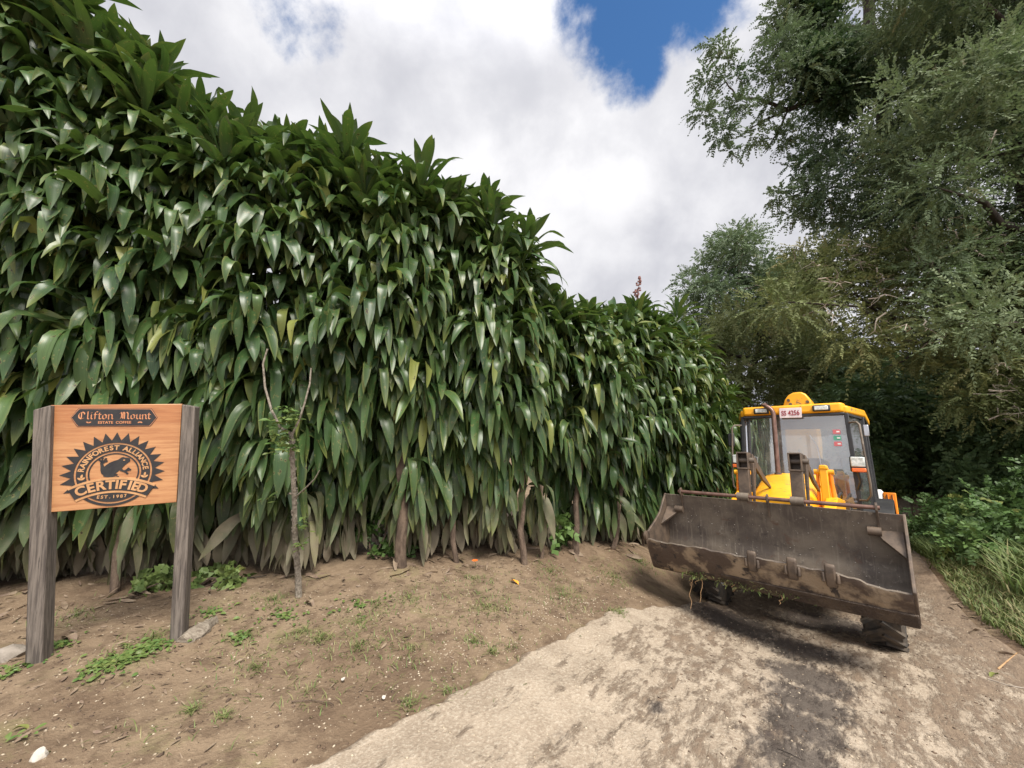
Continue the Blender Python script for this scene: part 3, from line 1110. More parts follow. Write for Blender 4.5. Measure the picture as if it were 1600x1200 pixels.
def tree(name, label, cat, base, trunk_pts, r, clumps, mat, dens=60, kw=None, limbs=None, n_limb=10, bark=None, group=None, extra=None, twigs=0, twig_mat=None):
    bark = bark or M['bark_dark']
    root = empty(name, label, cat, base, group=group)
    base = Vector(base)
    loc = lambda p: Vector(p) - base
    m = MB()
    tp = [loc(p) for p in trunk_pts]
    rs = [r * (1 - .72 * k / (len(tp) - 1)) for k in range(len(tp))]
    # finer trunk with some wander
    fine, fr = [], []
    for k in range(len(tp) - 1):
        for j in range(4):
            t = j / 4
            p = tp[k].lerp(tp[k + 1], t)
            if k + j:
                p += Vector((random.uniform(-1, 1), random.uniform(-1, 1), 0)) * r * .25
            fine.append(p)
            fr.append(rs[k] + (rs[k + 1] - rs[k]) * t)
    fine.append(tp[-1])
    fr.append(rs[-1])
    fr[0] *= 1.35
    m.tube(fine, fr, 10)
    m.build('trunk', bark, root, smooth=60)
    order = sorted(clumps, key=lambda c: -c[1])
    lm = MB()
    pick = order[:n_limb]
    for c, rad in pick:
        c = loc(c)
        j = min(range(len(fine)), key=lambda q: (fine[q] - c).length + max(0, fine[q].z - c.z) * .8)
        limb(lm, fine[j], c, min(fr[j] * .55, r * .4), .012, sag=random.uniform(-.04, .08), wob=.1)
    for a, b, r0, r1, sag in (limbs or []):
        limb(lm, loc(a), loc(b), r0, r1, sag, .06, 8)
    if lm.v:
        lm.build('branches', bark, root, smooth=60)
    if twigs:
        tw_ = MB()
        for _ in range(twigs):
            c, rad = random.choice(clumps)
            c = loc(c)
            a = c + Vector((random.uniform(-.8, .8), random.uniform(-1.35, -.6), random.uniform(-.7, .7))) * rad
            b = a + Vector((random.uniform(-1, 1), random.uniform(-1.2, .4), random.uniform(-.9, .3))).normalized() * rad * random.uniform(.4, 1.0)
            pts = limb(tw_, a, b, .013, .004, random.uniform(-.1, .15), .2, 5, 4)
            for q in pts[1:-1]:
                limb(tw_, q, q + Vector((random.uniform(-1, 1), random.uniform(-1, 1), random.uniform(-1, .4))) * rad * .28, .006, .002, 0, .2, 4, 3)
        tag(tw_.build('dead_twigs', twig_mat or M['bark_grey'], root, smooth=60), kind='stuff')
    cent = np.array([tuple(loc(c)) for c, _ in clumps])
    rad = np.array([q for _, q in clumps])
    nf = np.maximum((dens * (rad / .6) ** 2).astype(int), 6)
    V_, F_, T_ = sprays(cent, rad, nf, **(kw or {}))
    np_mesh('crown', V_, F_, mat, root, T_)
    for (cl2, mat2, dens2, kw2, nm2) in (extra or []):
        cent = np.array([tuple(loc(c)) for c, _ in cl2])
        rad = np.array([q for _, q in cl2])
        nf = np.maximum((dens2 * (rad / .6) ** 2).astype(int), 6)
        V_, F_, T_ = sprays(cent, rad, nf, **kw2)
        np_mesh(nm2, V_, F_, mat2, root, T_)
    return root


CY_KW = dict(nleaf=9, flen=(.28, .6), leaf=(.09, .016), droop=.18, spread=42)
BROAD = dict(nleaf=5, flen=(.2, .4), leaf=(.13, .036), droop=.25, spread=65)


def on_ground(px, d):
    x = (px - CX) / FPX * d
    return Vector((x, d, gz(x, d)))


# near cypress, its crown filling the upper right corner
b = Vector((10.6, 7.4, gz(10.6, 7.4)))
c1 = clumps_in([(1420, -160), (1900, -160), (1900, 620), (1600, 600), (1480, 480), (1390, 300), (1350, 120)], 95, 6.2, 8.6, .5, .95)
tree('cypress_tree', 'big feathery cypress filling the upper right corner', 'tree', b, [b, b + Vector((-.2, -.1, 3.5)), b + Vector((-.6, -.2, 7)), b + Vector((-.4, -.1, 10.5))], .3, c1, M['cypress'], 120, CY_KW, n_limb=34, twigs=50)

# second, taller, vine-clad tree whose bough reaches left over the track
b = on_ground(1560, 11.6)
c2 = clumps_in([(1255, -160), (1560, -160), (1560, 420), (1400, 430), (1290, 330), (1240, 200), (1215, 60)], 70, 9.0, 11.0, .5, .9)
fringe = [(W(x, y, 9.6), rr) for x, y, rr in ((1128, 82, .32), (1105, 125, .34), (1100, 175, .36), (1128, 205, .34), (1155, 160, .34), (1160, 115, .28), (1180, 210, .30), (1200, 165, .34),
                                              (1210, 110, .38), (1145, 235, .2), (1225, 215, .35), (1240, 60, .45), (1260, 250, .42), (1215, 305, .3), (1240, 330, .35), (1265, 290, .4),
                                              (1110, 70, .2), (1225, 20, .4), (1280, 330, .45))]
vinec = clumps_in([(1230, 80), (1290, 60), (1345, 100), (1340, 190), (1270, 175), (1240, 130)], 9, 9.2, 9.9, .3, .5, .5) + clumps_in([(1255, -60), (1300, -60), (1300, 60), (1262, 70)], 4, 9.3, 10, .3, .4, .5)
limbs2 = [(W(1376, 140, 10), W(1232, 172, 9.7), .09, .06, .02), (W(1232, 172, 9.7), W(1150, 150, 9.6), .055, .02, .06), (W(1232, 172, 9.7), W(1165, 205, 9.6), .035, .012, .04),
          (W(1228, 178, 9.7), W(1195, 240, 9.6), .03, .008, -.05), (W(1150, 150, 9.6), W(1110, 90, 9.6), .022, .008, -.04), (W(1362, 70, 10.0), W(1285, 30, 9.8), .05, .02, 0),
          (W(1412, 285, 10.05), W(1225, 310, 9.6), .045, .01, .04)]
tree('vine_clad_tree', 'tall tree with dark vines and a bare bough reaching left across the clouds', 'tree', b,
     [b, W(1490, 500, 10.8), W(1400, 250, 10.0), W(1360, 60, 10.0), W(1330, -150, 10.0)], .3, c2, M['bluegreen'], 110,
     dict(nleaf=9, flen=(.25, .5), leaf=(.085, .018), droop=.3, spread=50), limbs2, n_limb=22,
     extra=[(fringe, M['bluegreen'], 190, dict(nleaf=8, flen=(.2, .4), leaf=(.085, .022), droop=.35, spread=55), 'crown'), (vinec, M['vine'], 230, BROAD, 'vine')])

# olive cypress with dead twigs leaning over the machine
b = on_ground(1680, 8.6)
c3 = clumps_in([(1230, 400), (1330, 390), (1450, 380), (1620, 340), (1800, 400), (1800, 640), (1600, 610), (1500, 560), (1400, 590), (1300, 560), (1220, 500)], 62, 7.2, 9.2, .4, .75)
c3b = clumps_in([(1480, 560), (1640, 560), (1640, 680), (1520, 640)], 10, 6.8, 7.6, .3, .5)
limbs3 = [(W(1641, 424, 8.4), W(1455, 532, 7.9), .10, .05, -.04), (W(1455, 532, 7.9), W(1350, 470, 7.8), .05, .015, .05), (W(1455, 532, 7.9), W(1390, 572, 7.6), .035, .01, -.02),
          (W(1640, 418, 8.4), W(1330, 400, 8.2), .08, .02, .06), (W(1640, 422, 8.4), W(1590, 560, 7.0), .03, .01, 0)]
tree('olive_cypress_tree', 'olive cypress with dead grey twigs hanging over the loader and track', 'tree', b, [b, b + Vector((-.3, -.2, 2.5)), W(1640, 420, 8.4), W(1600, 300, 8.4)], .26, c3 + c3b,
     M['olive'], 120, dict(CY_KW, droop=.25), limbs3, n_limb=26, twigs=240)

# trees further down the track
b = on_ground(1150, 24)
c4 = clumps_in([(1065, 470), (1100, 400), (1160, 365), (1200, 375), (1240, 420), (1250, 540), (1070, 540)], 34, 22, 26, .9, 1.5, .6)
tree('distant_tree', 'hazy grey-green distant tree rising behind the second hedge', 'tree', b, [b, b + Vector((.2, 0, 4)), W(1150, 480, 24), W(1160, 390, 24)], .25, c4, M['bluegreen'], 30,
     dict(nleaf=8, flen=(.5, 1.0), leaf=(.20, .04), droop=.3, spread=50), n_limb=18, bark=M['bark_grey'])
b = on_ground(1215, 20)
c4b = clumps_in([(1215, 400), (1260, 385), (1300, 430), (1290, 540), (1210, 540)], 16, 18, 21, .7, 1.1, .6)
tree('distant_tree', 'brownish thin-topped distant tree between the grey-green tree and the olive cypress', 'tree', b, [b, W(1240, 560, 20), W(1250, 420, 20)], .2, c4b, M['olive'], 30,
     dict(nleaf=8, flen=(.4, .8), leaf=(.16, .03), droop=.3, spread=50, tone_fn=lambda ci: .45), n_limb=10)
b = on_ground(1130, 14)
c5 = clumps_in([(1050, 500), (1120, 490), (1250, 490), (1330, 520), (1340, 660), (1180, 640), (1140, 720), (1060, 700)], 52, 12.5, 15.5, .5, .9, .6)
tree('bushy_cypress', 'bushy olive cypress rising behind the yellow cab roof', 'tree', b, [b, b + Vector((.6, .3, 2)), W(1180, 560, 14), W(1200, 500, 14)], .2, c5, M['olive'], 70,
     dict(nleaf=8, flen=(.35, .7), leaf=(.13, .024), droop=.3, spread=48), n_limb=16, twigs=25)
b = on_ground(1420, 12)
c6 = clumps_in([(1300, 560), (1480, 560), (1680, 580), (1800, 640), (1800, 780), (1480, 780), (1440, 730), (1350, 700)], 52, 10.5, 13.5, .6, 1.0, .6)
tree('shady_tree', 'dark shaded leafy tree under the cypress boughs right of the cab', 'tree', b, [b, b + Vector((.2, .1, 1.6)), W(1450, 640, 12), W(1470, 560, 12)], .2, c6, M['shade'], 100,
     dict(nleaf=6, flen=(.3, .6), leaf=(.15, .04), droop=.3, spread=60), n_limb=16)
b = on_ground(1560, 9.4)
c6b = clumps_in([(1470, 620), (1700, 620), (1760, 760), (1700, 800), (1520, 790), (1480, 720)], 30, 8.6, 10.2, .45, .8, .6)
tree('shady_tree', 'dark leafy undergrowth tree at the right edge above the bushes', 'tree', b, [b, b + Vector((.1, .1, 1.2)), W(1570, 640, 9.4)], .12, c6b, M['shade'], 110, BROAD, n_limb=12)
b = on_ground(1300, 19)
c7 = clumps_in([(1180, 560), (1500, 560), (1500, 790), (1340, 790), (1200, 700)], 44, 17, 22, .9, 1.4, .6)
tree('leafy_tree', 'mid green tree far along the track behind the loader cab', 'tree', b, [b, b + Vector((.2, 0, 2)), W(1310, 620, 19), W(1310, 560, 19)], .2, c7, M['bush'], 45,
     dict(nleaf=7, flen=(.4, .8), leaf=(.2, .05), droop=.3, spread=55), n_limb=12)

# bushes and tall grass on the right verge
def bush(name, label, px, d, poly, n, d0, d1, r0, r1, mat, dens, kw):
    b = on_ground(px, d)
    cl = clumps_in(poly, n, d0, d1, r0, r1, .5)
    cl = [(Vector((c.x, c.y, max(c.z, gz(c.x, c.y) + r * .45))), r) for c, r in cl]
    root = empty(name, label, 'bush', b)
    st = MB()
    for c, r in cl[:14]:
        limb(st, (random.uniform(-.08, .08), random.uniform(-.08, .08), -.05), c - b, .016, .005, .05, .12, 5, 5)
    st.build('stems', M['bark'], root, smooth=60)
    V_, F_, T_ = sprays(np.array([tuple(c - b) for c, r in cl]), np.array([r for c, r in cl]), np.maximum((dens * (np.array([r for c, r in cl]) / .4) ** 2).astype(int), 6), **kw)
    np_mesh('foliage', V_, F_, mat, root, T_)
    return root


BK = dict(nleaf=6, flen=(.14, .3), leaf=(.085, .022), droop=.3, spread=60)
bush('roadside_bush', 'rounded green bush at the right edge of the photo beside the track', 1590, 5.9, [(1520, 800), (1570, 745), (1700, 720), (1750, 900), (1580, 905), (1500, 870)], 30, 5.3, 6.6, .22, .4, M['bush'], 110, BK)
bush('roadside_bush', 'low pale-leaved bush on the verge right behind the bucket', 1475, 7.6, [(1425, 830), (1450, 790), (1510, 790), (1530, 850), (1470, 862)], 16, 7.0, 8.2, .2, .36, M['bush'], 110, BK)
bush('roadside_bush', 'sunlit yellow-green bush far down the track beyond the stabiliser leg', 1410, 13, [(1370, 700), (1400, 680), (1450, 700), (1470, 800), (1400, 820), (1375, 790)], 22, 11.5, 14, .35, .6, M['bushlight'], 60,
     dict(nleaf=6, flen=(.25, .5), leaf=(.12, .03), droop=.3, spread=60))
bush('undergrowth_bush', 'glossy small-leaved plant under the gap in the tall hedge', 595, 4.2, [(560, 880), (560, 800), (640, 790), (640, 880)], 12, 4.1, 4.5, .12, .2, M['weed'], 120, dict(nleaf=4, flen=(.08, .16), leaf=(.09, .03), droop=.4, spread=65))
bush('undergrowth_bush', 'bright seedlings under the hedge just left of the right sign post', 232, 3.35, [(205, 915), (260, 900), (262, 930), (210, 935)], 6, 3.2, 3.5, .07, .12, M['bushlight'], 110, dict(nleaf=4, flen=(.06, .12), leaf=(.07, .026), droop=.4, spread=65))
bush('undergrowth_bush', 'leafy seedlings at the hedge foot right of the right sign post', 340, 3.5, [(315, 910), (380, 890), (380, 905), (320, 920)], 6, 3.4, 3.7, .06, .11, M['bushlight'], 110, dict(nleaf=4, flen=(.06, .12), leaf=(.07, .026), droop=.4, spread=65))
bush('undergrowth_bush', 'small broad-leaved shrub in the gap between the two hedges', 862, 4.9, [(840, 800), (880, 790), (885, 870), (840, 870)], 9, 4.7, 5.2, .1, .18, M['weed'], 120, dict(nleaf=4, flen=(.1, .2), leaf=(.11, .03), droop=.4, spread=60))


def blades(P, h, lean, wd, tone):
    n = len(P)
    a = rng.random(n) * 6.283
    d = np.stack([np.cos(a), np.sin(a), 0 * a], 1)
    sd = np.stack([-np.sin(a), np.cos(a), 0 * a], 1)
    up = np.array([0, 0, 1.0])
    L1 = P + up * (h * .55)[:, None] + d * (lean * .25)[:, None]
    L2 = P + up * (h * .8)[:, None] + d * lean[:, None]
    w_ = wd[:, None]
    V_ = np.stack([P - sd * w_, P + sd * w_, L1 + sd * w_ * .8, L1 - sd * w_ * .8, L2 + sd * w_ * .12, L2 - sd * w_ * .12], 1).reshape(-1, 3)
    b_ = np.arange(n)[:, None, None] * 6
    F_ = (b_ + np.array([[0, 1, 2, 3], [3, 2, 4, 5]])).reshape(-1, 4)
    return V_, F_, np.repeat(tone, 6, 0)


def scatter_px(poly, n, power=1.0):
    """points on the soil inside a patch given by its corners on the ground"""
    c = [ground_hit(*p) for p in poly]
    Pxy = [(q.x, q.y) for q in c]
    xs, ys = [p[0] for p in Pxy], [p[1] for p in Pxy]
    res = []
    while len(res) < n:
        x, y = random.uniform(min(xs), max(xs)), random.uniform(min(ys), max(ys))
        if in_poly(x, y, Pxy):
            res.append((x, y))
    a = np.array(res)
    z = gz_arr(a[:, 0], a[:, 1]) + lump(a[:, 0], a[:, 1])
    return np.c_[a, z]


# verge grass on the right: uncountable
P = scatter_px([(1455, 880), (1500, 880), (1640, 900), (1760, 960), (1760, 1060), (1600, 1015), (1530, 965), (1490, 930)], 5200)
tn = np.stack([rng.random(len(P)), 0 * P[:, 0], np.where(rng.random(len(P)) < .5, 1.0, .3) * rng.random(len(P))], 1)
hh = .04 + .10 * rng.random(len(P))
v = blades(P, hh, hh * .8, .004 + .003 * rng.random(len(P)), tn)
P2 = scatter_px([(1540, 890), (1640, 880), (1760, 930), (1700, 960), (1580, 940)], 600)
tn2 = np.stack([rng.random(len(P2)), 0 * P2[:, 0], np.where(rng.random(len(P2)) < .3, .9, .2) * rng.random(len(P2))], 1)
h2_ = .22 + .22 * rng.random(len(P2))
v2 = blades(P2, h2_, h2_ * .7, .007 + .005 * rng.random(len(P2)), tn2)
P3 = scatter_px([(1415, 845), (1440, 835), (1500, 850), (1520, 880), (1460, 880)], 2200)
h3_ = .10 + .25 * rng.random(len(P3))
v3 = blades(P3, h3_, h3_ * .6, .006 + .004 * rng.random(len(P3)), np.stack([rng.random(len(P3)), 0 * h3_, .2 * rng.random(len(P3))], 1))
n4 = 9000
P4 = np.stack([4.6 + 9 * rng.random(n4), 1.0 + 8.5 * rng.random(n4)], 1)
P4 = P4[P4[:, 0] > 4.75 + .55 * np.maximum(0, P4[:, 1] - 3.2) + .25 * np.sin(P4[:, 1] * 3)]
P4 = np.c_[P4, gz_arr(P4[:, 0], P4[:, 1]) + lump(P4[:, 0], P4[:, 1])]
h4_ = .06 + .16 * rng.random(len(P4))
v4 = blades(P4, h4_, h4_ * .8, .006 + .004 * rng.random(len(P4)), np.stack([rng.random(len(P4)), 0 * h4_, np.where(rng.random(len(P4)) < .4, .9, .2) * rng.random(len(P4))], 1))
V_, F_, T_, _u = join([(*q_, np.zeros((len(q_[0]), 2))) for q_ in (v, v2, v3, v4)])
tag(np_mesh('verge_grass', V_, F_, M['grass'], None, T_), 'rough green grass on the verge right of the track', 'grass', None, 'stuff')

# thin grass and weeds on the bank: small tufts here and there
pts = []
for (px, py), r_, k in (((500, 998), .10, 130), ((470, 985), .12, 90), ((590, 950), .16, 90), ((965, 960), .10, 200), ((380, 990), .15, 90), ((640, 940), .3, 130), ((560, 975), .25, 110), ((740, 905), .3, 120),
                        ((960, 900), .35, 300), ((1000, 880), .3, 260), ((860, 890), .25, 160), ((300, 1110), .06, 50), ((350, 1118), .06, 50), ((640, 1100), .08, 60), ((740, 1003), .08, 60), ((700, 1080), .2, 60),
                        ((180, 1040), .22, 120), ((240, 1000), .25, 120), ((120, 960), .25, 110), ((430, 935), .25, 140), ((800, 1010), .25, 50), ((480, 1080), .3, 60), ((230, 1150), .3, 30), ((770, 1018), .05, 50), ((560, 1010), .5, 260), ((760, 950), .6, 420), ((400, 1040), .5, 200), ((880, 930), .5, 320), ((640, 1010), .5, 200)):
    c = ground_hit(px, py)
    for _ in range(k):
        a, q = random.random() * 6.28, r_ * abs(random.gauss(0, .55))
        pts.append((c.x + q * math.cos(a), c.y + q * math.sin(a)))
P = np.array(pts)
P = np.c_[P, gz_arr(P[:, 0], P[:, 1]) + lump(P[:, 0], P[:, 1])]
hh = .010 + .030 * rng.random(len(P))
tn = np.stack([rng.random(len(P)), 0 * hh, np.where(rng.random(len(P)) < .55, 1.0, .2) * rng.random(len(P))], 1)
v = blades(P, hh, hh * 1.6, .0018 + .0015 * rng.random(len(P)), tn)
tag(np_mesh('bank_grass', v[0], v[1], M['grass'], None, v[2]), 'sparse short grass tufts scattered over the brown dirt bank', 'grass', None, 'stuff')

# flat round-leaved weeds round the sign posts
pts = []
for (px, py), r_, k in (((190, 1035), .17, 220), ((235, 1015), .12, 130), ((150, 1050), .10, 70), ((375, 993), .08, 50), ((20, 1050), .12, 50), ((100, 1010), .1, 40), ((330, 960), .18, 60), ((440, 960), .2, 60), ((560, 945), .25, 50), ((30, 1160), .05, 8)):
    c = ground_hit(px, py)
    for _ in range(k):
        a, q = random.random() * 6.28, r_ * abs(random.gauss(0, .6))
        pts.append((c.x + q * math.cos(a), c.y + q * math.sin(a)))
P = np.array(pts)
P = np.c_[P, gz_arr(P[:, 0], P[:, 1]) + lump(P[:, 0], P[:, 1]) + .004 + .012 * rng.random(len(P))]
n = len(P)
az = rng.random(n) * 6.283
L = .02 + .025 * rng.random(n)
v = strap_leaves(P, az, R(35) * rng.random(n), -R(20) * rng.random(n), np.full(n, .5), np.full(n, .2), L, L * .55, rng.normal(0, .3, n), np.stack([rng.random(n), 0 * L, .25 * rng.random(n)], 1), nseg=4, ncross=3)
tag(np_mesh('ground_weeds', v[0], v[1], M['weed'], None, v[2], smooth=True), 'low small-leaved weeds spreading on the soil round the sign posts', 'weeds', None, 'stuff')

# pebbles and crumbs: thousands
octa_v = np.array([(1, 0, 0), (.3, .9, .1), (-.8, .6, 0), (-.9, -.5, .1), (.2, -1, 0), (0, 0, .7), (0, 0, -.5)])
octa_f = np.array([(0, 1, 5), (1, 2, 5), (2, 3, 5), (3, 4, 5), (4, 0, 5), (1, 0, 6), (2, 1, 6), (3, 2, 6), (4, 3, 6), (0, 4, 6)])


def crumbs(P, s):
    n = len(P)
    a = rng.random(n) * 6.283
    c_, s_ = np.cos(a), np.sin(a)
    v = octa_v[None] * (.7 + .6 * rng.random((n, 7, 1))) * (s[:, None, None]) * (np.array([1, .75, .7]) + rng.normal(0, .15, (n, 1, 3)))
    x = v[..., 0] * c_[:, None] - v[..., 1] * s_[:, None]
    y = v[..., 0] * s_[:, None] + v[..., 1] * c_[:, None]
    V_ = np.stack([x, y, v[..., 2]], -1) + P[:, None, :]
    F_ = (np.arange(n)[:, None, None] * 7 + octa_f[None]).reshape(-1, 3)
    return V_.reshape(-1, 3), F_


Pb = np.concatenate([scatter_px([(-60, 1290), (-60, 960), (420, 910), (900, 880), (1060, 945), (640, 1105), (470, 1200), (330, 1290)], 2600),
                     scatter_px([(700, 1080), (900, 985), (960, 940), (860, 930), (700, 1000), (560, 1100)], 900)])
Pr = scatter_px([(470, 1200), (800, 1030), (1060, 946), (1430, 900), (1600, 1040), (1750, 1200), (1100, 1290)], 2200)
Pr[:, 2] += .014
Pall = np.concatenate([Pb, Pr])
sz = .0024 + .0075 * rng.random(len(Pall)) ** 2.8
v = crumbs(Pall, sz)
tag(np_mesh('pebbles', v[0], v[1], pmat('pale_gravel', (.5, .42, .31), (.30, .23, .16), 3, .85, 0, 0), None), 'tiny pale pebbles and crumbs strewn over bank and track', 'pebbles', None, 'stuff')
Pc = np.concatenate([scatter_px([(-60, 1290), (-60, 960), (420, 910), (900, 880), (1060, 945), (640, 1105), (330, 1290)], 2200),
                     scatter_px([(1100, 960), (1440, 900), (1560, 1000), (1600, 1150), (1300, 1250), (1000, 1150)], 900) + np.array([0, 0, .014])])
sz = .003 + .012 * rng.random(len(Pc)) ** 3
v = crumbs(Pc, sz)
tag(np_mesh('soil_clods', v[0], v[1], pmat('soil_crumb', (.13, .085, .055), (.075, .05, .034), 3, .95, 0, 0), None), 'dark soil crumbs and small clods lying on bank and track', 'soil', None, 'stuff')
# dry leaf and straw litter
Pd = scatter_px([(-60, 1200), (-60, 960), (420, 905), (900, 872), (1010, 870), (1000, 930), (640, 1060), (300, 1180)], 1500)
n = len(Pd)
L = .015 + .05 * rng.random(n) ** 2
v = strap_leaves(Pd + np.array([0, 0, .006]), rng.random(n) * 6.28, R(14) * rng.normal(size=n), R(10) * rng.normal(size=n), np.full(n, .5), np.full(n, .2), L, L * (.08 + .3 * rng.random(n) ** 2), rng.normal(0, .4, n),
                 np.stack([rng.random(n), 0 * L, rng.random(n)], 1), nseg=4, ncross=3)
Pf = np.concatenate([scatter_px([(-60, 985), (-60, 930), (230, 905), (430, 888), (628, 872), (900, 858), (1000, 850), (1000, 872), (900, 885), (628, 905), (430, 925), (230, 945)], 230),
                     scatter_px([(1455, 885), (1500, 930), (1570, 1000), (1660, 1060), (1700, 1100), (1640, 1100), (1540, 1010), (1470, 930)], 70)])
nf_ = len(Pf)
Lf = .03 + .20 * rng.random(nf_) ** 2.2
vf = strap_leaves(Pf + np.array([0, 0, .012]), rng.random(nf_) * 6.28, R(16) * rng.normal(size=nf_), R(14) * rng.normal(size=nf_), np.full(nf_, .5), np.full(nf_, .2), Lf, Lf * (.1 + .18 * rng.random(nf_)), rng.normal(0, .5, nf_),
                  np.stack([rng.random(nf_), 0 * Lf, rng.random(nf_)], 1), nseg=6, ncross=3)
v = (np.concatenate([v[0], vf[0]]), np.concatenate([v[1], vf[1] + len(v[0])]), np.concatenate([v[2], vf[2]]))
tag(np_mesh('leaf_litter', v[0], v[1], M['dryleaf'], None, v[2], smooth=True), 'dry straw and leaf scraps littering the brown dirt bank', 'litter', None, 'stuff')


# ------------------------------------------------------------------ single small things
def rock(name, label, px, py, size, mat, seed, cat='rock'):
    q = ground_hit(px, py)
    bm = bmesh.new()
    bmesh.ops.create_icosphere(bm, subdivisions=3, radius=1)
    rg = random.Random(seed)
    ph = [(Vector((rg.uniform(-1, 1), rg.uniform(-1, 1), rg.uniform(-1, 1))).normalized(), rg.uniform(.55, .95)) for _ in range(11)]
    for vv in bm.verts:
        for d, k in ph:
            e = vv.co.dot(d)
            if e > k:
                vv.co -= d * (e - k)
        vv.co *= 1 + .04 * math.sin(vv.co.x * 9 + vv.co.y * 7)
        vv.co = Vector((vv.co.x * size[0], vv.co.y * size[1], vv.co.z * size[2]))
    me = bpy.data.meshes.new(name)
    bm.to_mesh(me)
    bm.free()
    me.polygons.foreach_set('use_smooth', [True] * len(me.polygons))
    me.set_sharp_from_angle(angle=R(28))
    me.materials.append(mat)
    o = bpy.data.objects.new(name, me)
    COL.objects.link(o)
    o.location = (q.x, q.y, q.z + size[2] * .45)
    o.rotation_euler = (0, 0, rg.uniform(0, 3))
    tag(o, label, cat)
    return o


rock('rock', 'pale angular rock in the bottom left corner on the dirt', 62, 1192, (.032, .026, .04), M['stone'], 3)
rock('rock', 'grey rough rock half buried left of the left sign post', 18, 1028, (.09, .07, .05), M['greystone'], 5)
rock('stone', 'small whitish stone on bare soil above the concrete edge', 536, 1062, (.013, .01, .009), M['stone'], 8)
rock('stone', 'small pale stone nearest the edge of the concrete', 600, 1090, (.014, .011, .009), M['stone'], 9)

# slab of dead bark beside the right post
a, b_ = ground_hit(284, 1008), ground_hit(338, 975)
m = MB()
dv = b_ - a
sd = Vector((-dv.y, dv.x, 0)).normalized()
prof = []
nS = 12
vs, fs = [], []
for k in range(nS + 1):
    t = k / nS
    c = a.lerp(b_, t)
    c.z = gz(c.x, c.y) + .012 + .02 * math.sin(t * 3.1)
    wd = .018 + .052 * math.sin(min(1, t * 1.15 + .12) * math.pi) ** .6 + .005 * math.sin(k * 2.1)
    for s_, hz in ((-1, .0), (-.5, .022), (0, .030), (.5, .02), (1, .0)):
        vs.append(c + sd * wd * s_ + Vector((0, 0, 1.4 * hz + .004 * math.sin(k * 3.3 + s_ * 5))))
    for s_ in (1, 0, -1):
        vs.append(c + sd * wd * s_ * .95 + Vector((0, 0, -.02)))
for k in range(nS):
    for j in range(8):
        j2 = (j + 1) % 8
        fs.append((k * 8 + j, k * 8 + j2, k * 8 + 8 + j2, k * 8 + 8 + j))
fs += [tuple(range(8)), tuple(range(nS * 8, nS * 8 + 8))]
m.add(vs, fs)
o = m.build('bark_slab', M['slab'], None, smooth=50)
tag(o, 'grey slab of dead bark lying at the foot of the right sign post', 'bark')


def flat_leaf(name, label, px, py, L, Wd, az, mat, curl=40, cat='leaf', lift=.012, g=None):
    q = ground_hit(px, py)
    q.z += lump(q.x, q.y)
    v = strap_leaves(np.array([[0, 0, lift]]), np.array([az]), np.array([R(curl * .5)]), np.array([-R(curl)]), np.array([.5]), np.array([.2]), np.array([L]), np.array([Wd]), np.array([.25]),
                     np.array([[.5, 0, .5]]), nseg=8, ncross=5, fold=.5)
    o = np_mesh(name, v[0], v[1], mat, None, v[2], smooth=True)
    o.location = q
    tag(o, label, cat, g)
    return o


flat_leaf('fallen_leaf', 'curled brown dead leaf between the two sign posts', 98, 1003, .13, .06, 1.8, M['dryleaf'], 60)
flat_leaf('fallen_leaf', 'small grey-green crumpled leaf at the sapling foot', 478, 942, .10, .05, 1.9, M['dryleaf'], 70)
flat_leaf('fallen_leaf', 'orange-yellow fallen leaf on the dirt near the hedge foot', 798, 908, .10, .045, 2.2, M['petaly'], 30)
flat_leaf('fallen_leaf', 'dull green crumpled leaf at the lower left on bare soil', 20, 1146, .06, .03, 1.2, M['weed'], 50)
flat_leaf('fallen_leaf', 'green leaf lying across twigs at the right track edge', 1548, 1062, .14, .035, 1.1, M['weed'], 30)
flat_leaf('fallen_leaf', 'bright orange-red fallen leaf on the right verge', 1520, 947, .10, .05, 1.4, M['petal'], 40)


def twig(name, label, pxs, r, mat, lift=.01, cat='twig'):
    pts = []
    for px, py in pxs:
        q = ground_hit(px, py)
        pts.append(Vector((q.x, q.y, q.z + lump(q.x, q.y) + lift + r)))
    m = MB()
    c = pts[0].copy()
    m.tube([p - c for p in pts], [r * (1 - .6 * k / len(pts)) for k in range(len(pts))], 6)
    for k in range(1, len(pts)):
        p = pts[k] - c
        m.tube([p, p + Vector((random.uniform(-.05, .05), random.uniform(-.05, .05), .012))], [r * .5, r * .2], 5)
    o = m.build(name, mat, None, smooth=60)
    o.location = c
    return tag(o, label, cat)


twig('fallen_twig', 'forked dry twig lying on bare soil above the concrete edge', [(455, 1098), (490, 1096), (520, 1101)], .003, M['bark'])
twig('fallen_twig', 'pale bent stick at the right edge of the track', [(1545, 1068), (1575, 1076), (1605, 1080)], .007, M['bark_grey'])
twig('fallen_twig', 'thin upright-bent pale twig near the right edge of the track', [(1560, 1050), (1572, 1040), (1590, 1026)], .006, M['bamboo'])
twig('fallen_twig', 'dark stick lying under the tall hedge left of the sapling', [(330, 918), (370, 908), (415, 902)], .008, M['bark_dark'])
twig('fallen_twig', 'dark short twig at the bottom edge on the concrete', [(1215, 1180), (1235, 1189), (1255, 1200)], .003, M['bark_dark'], .03)


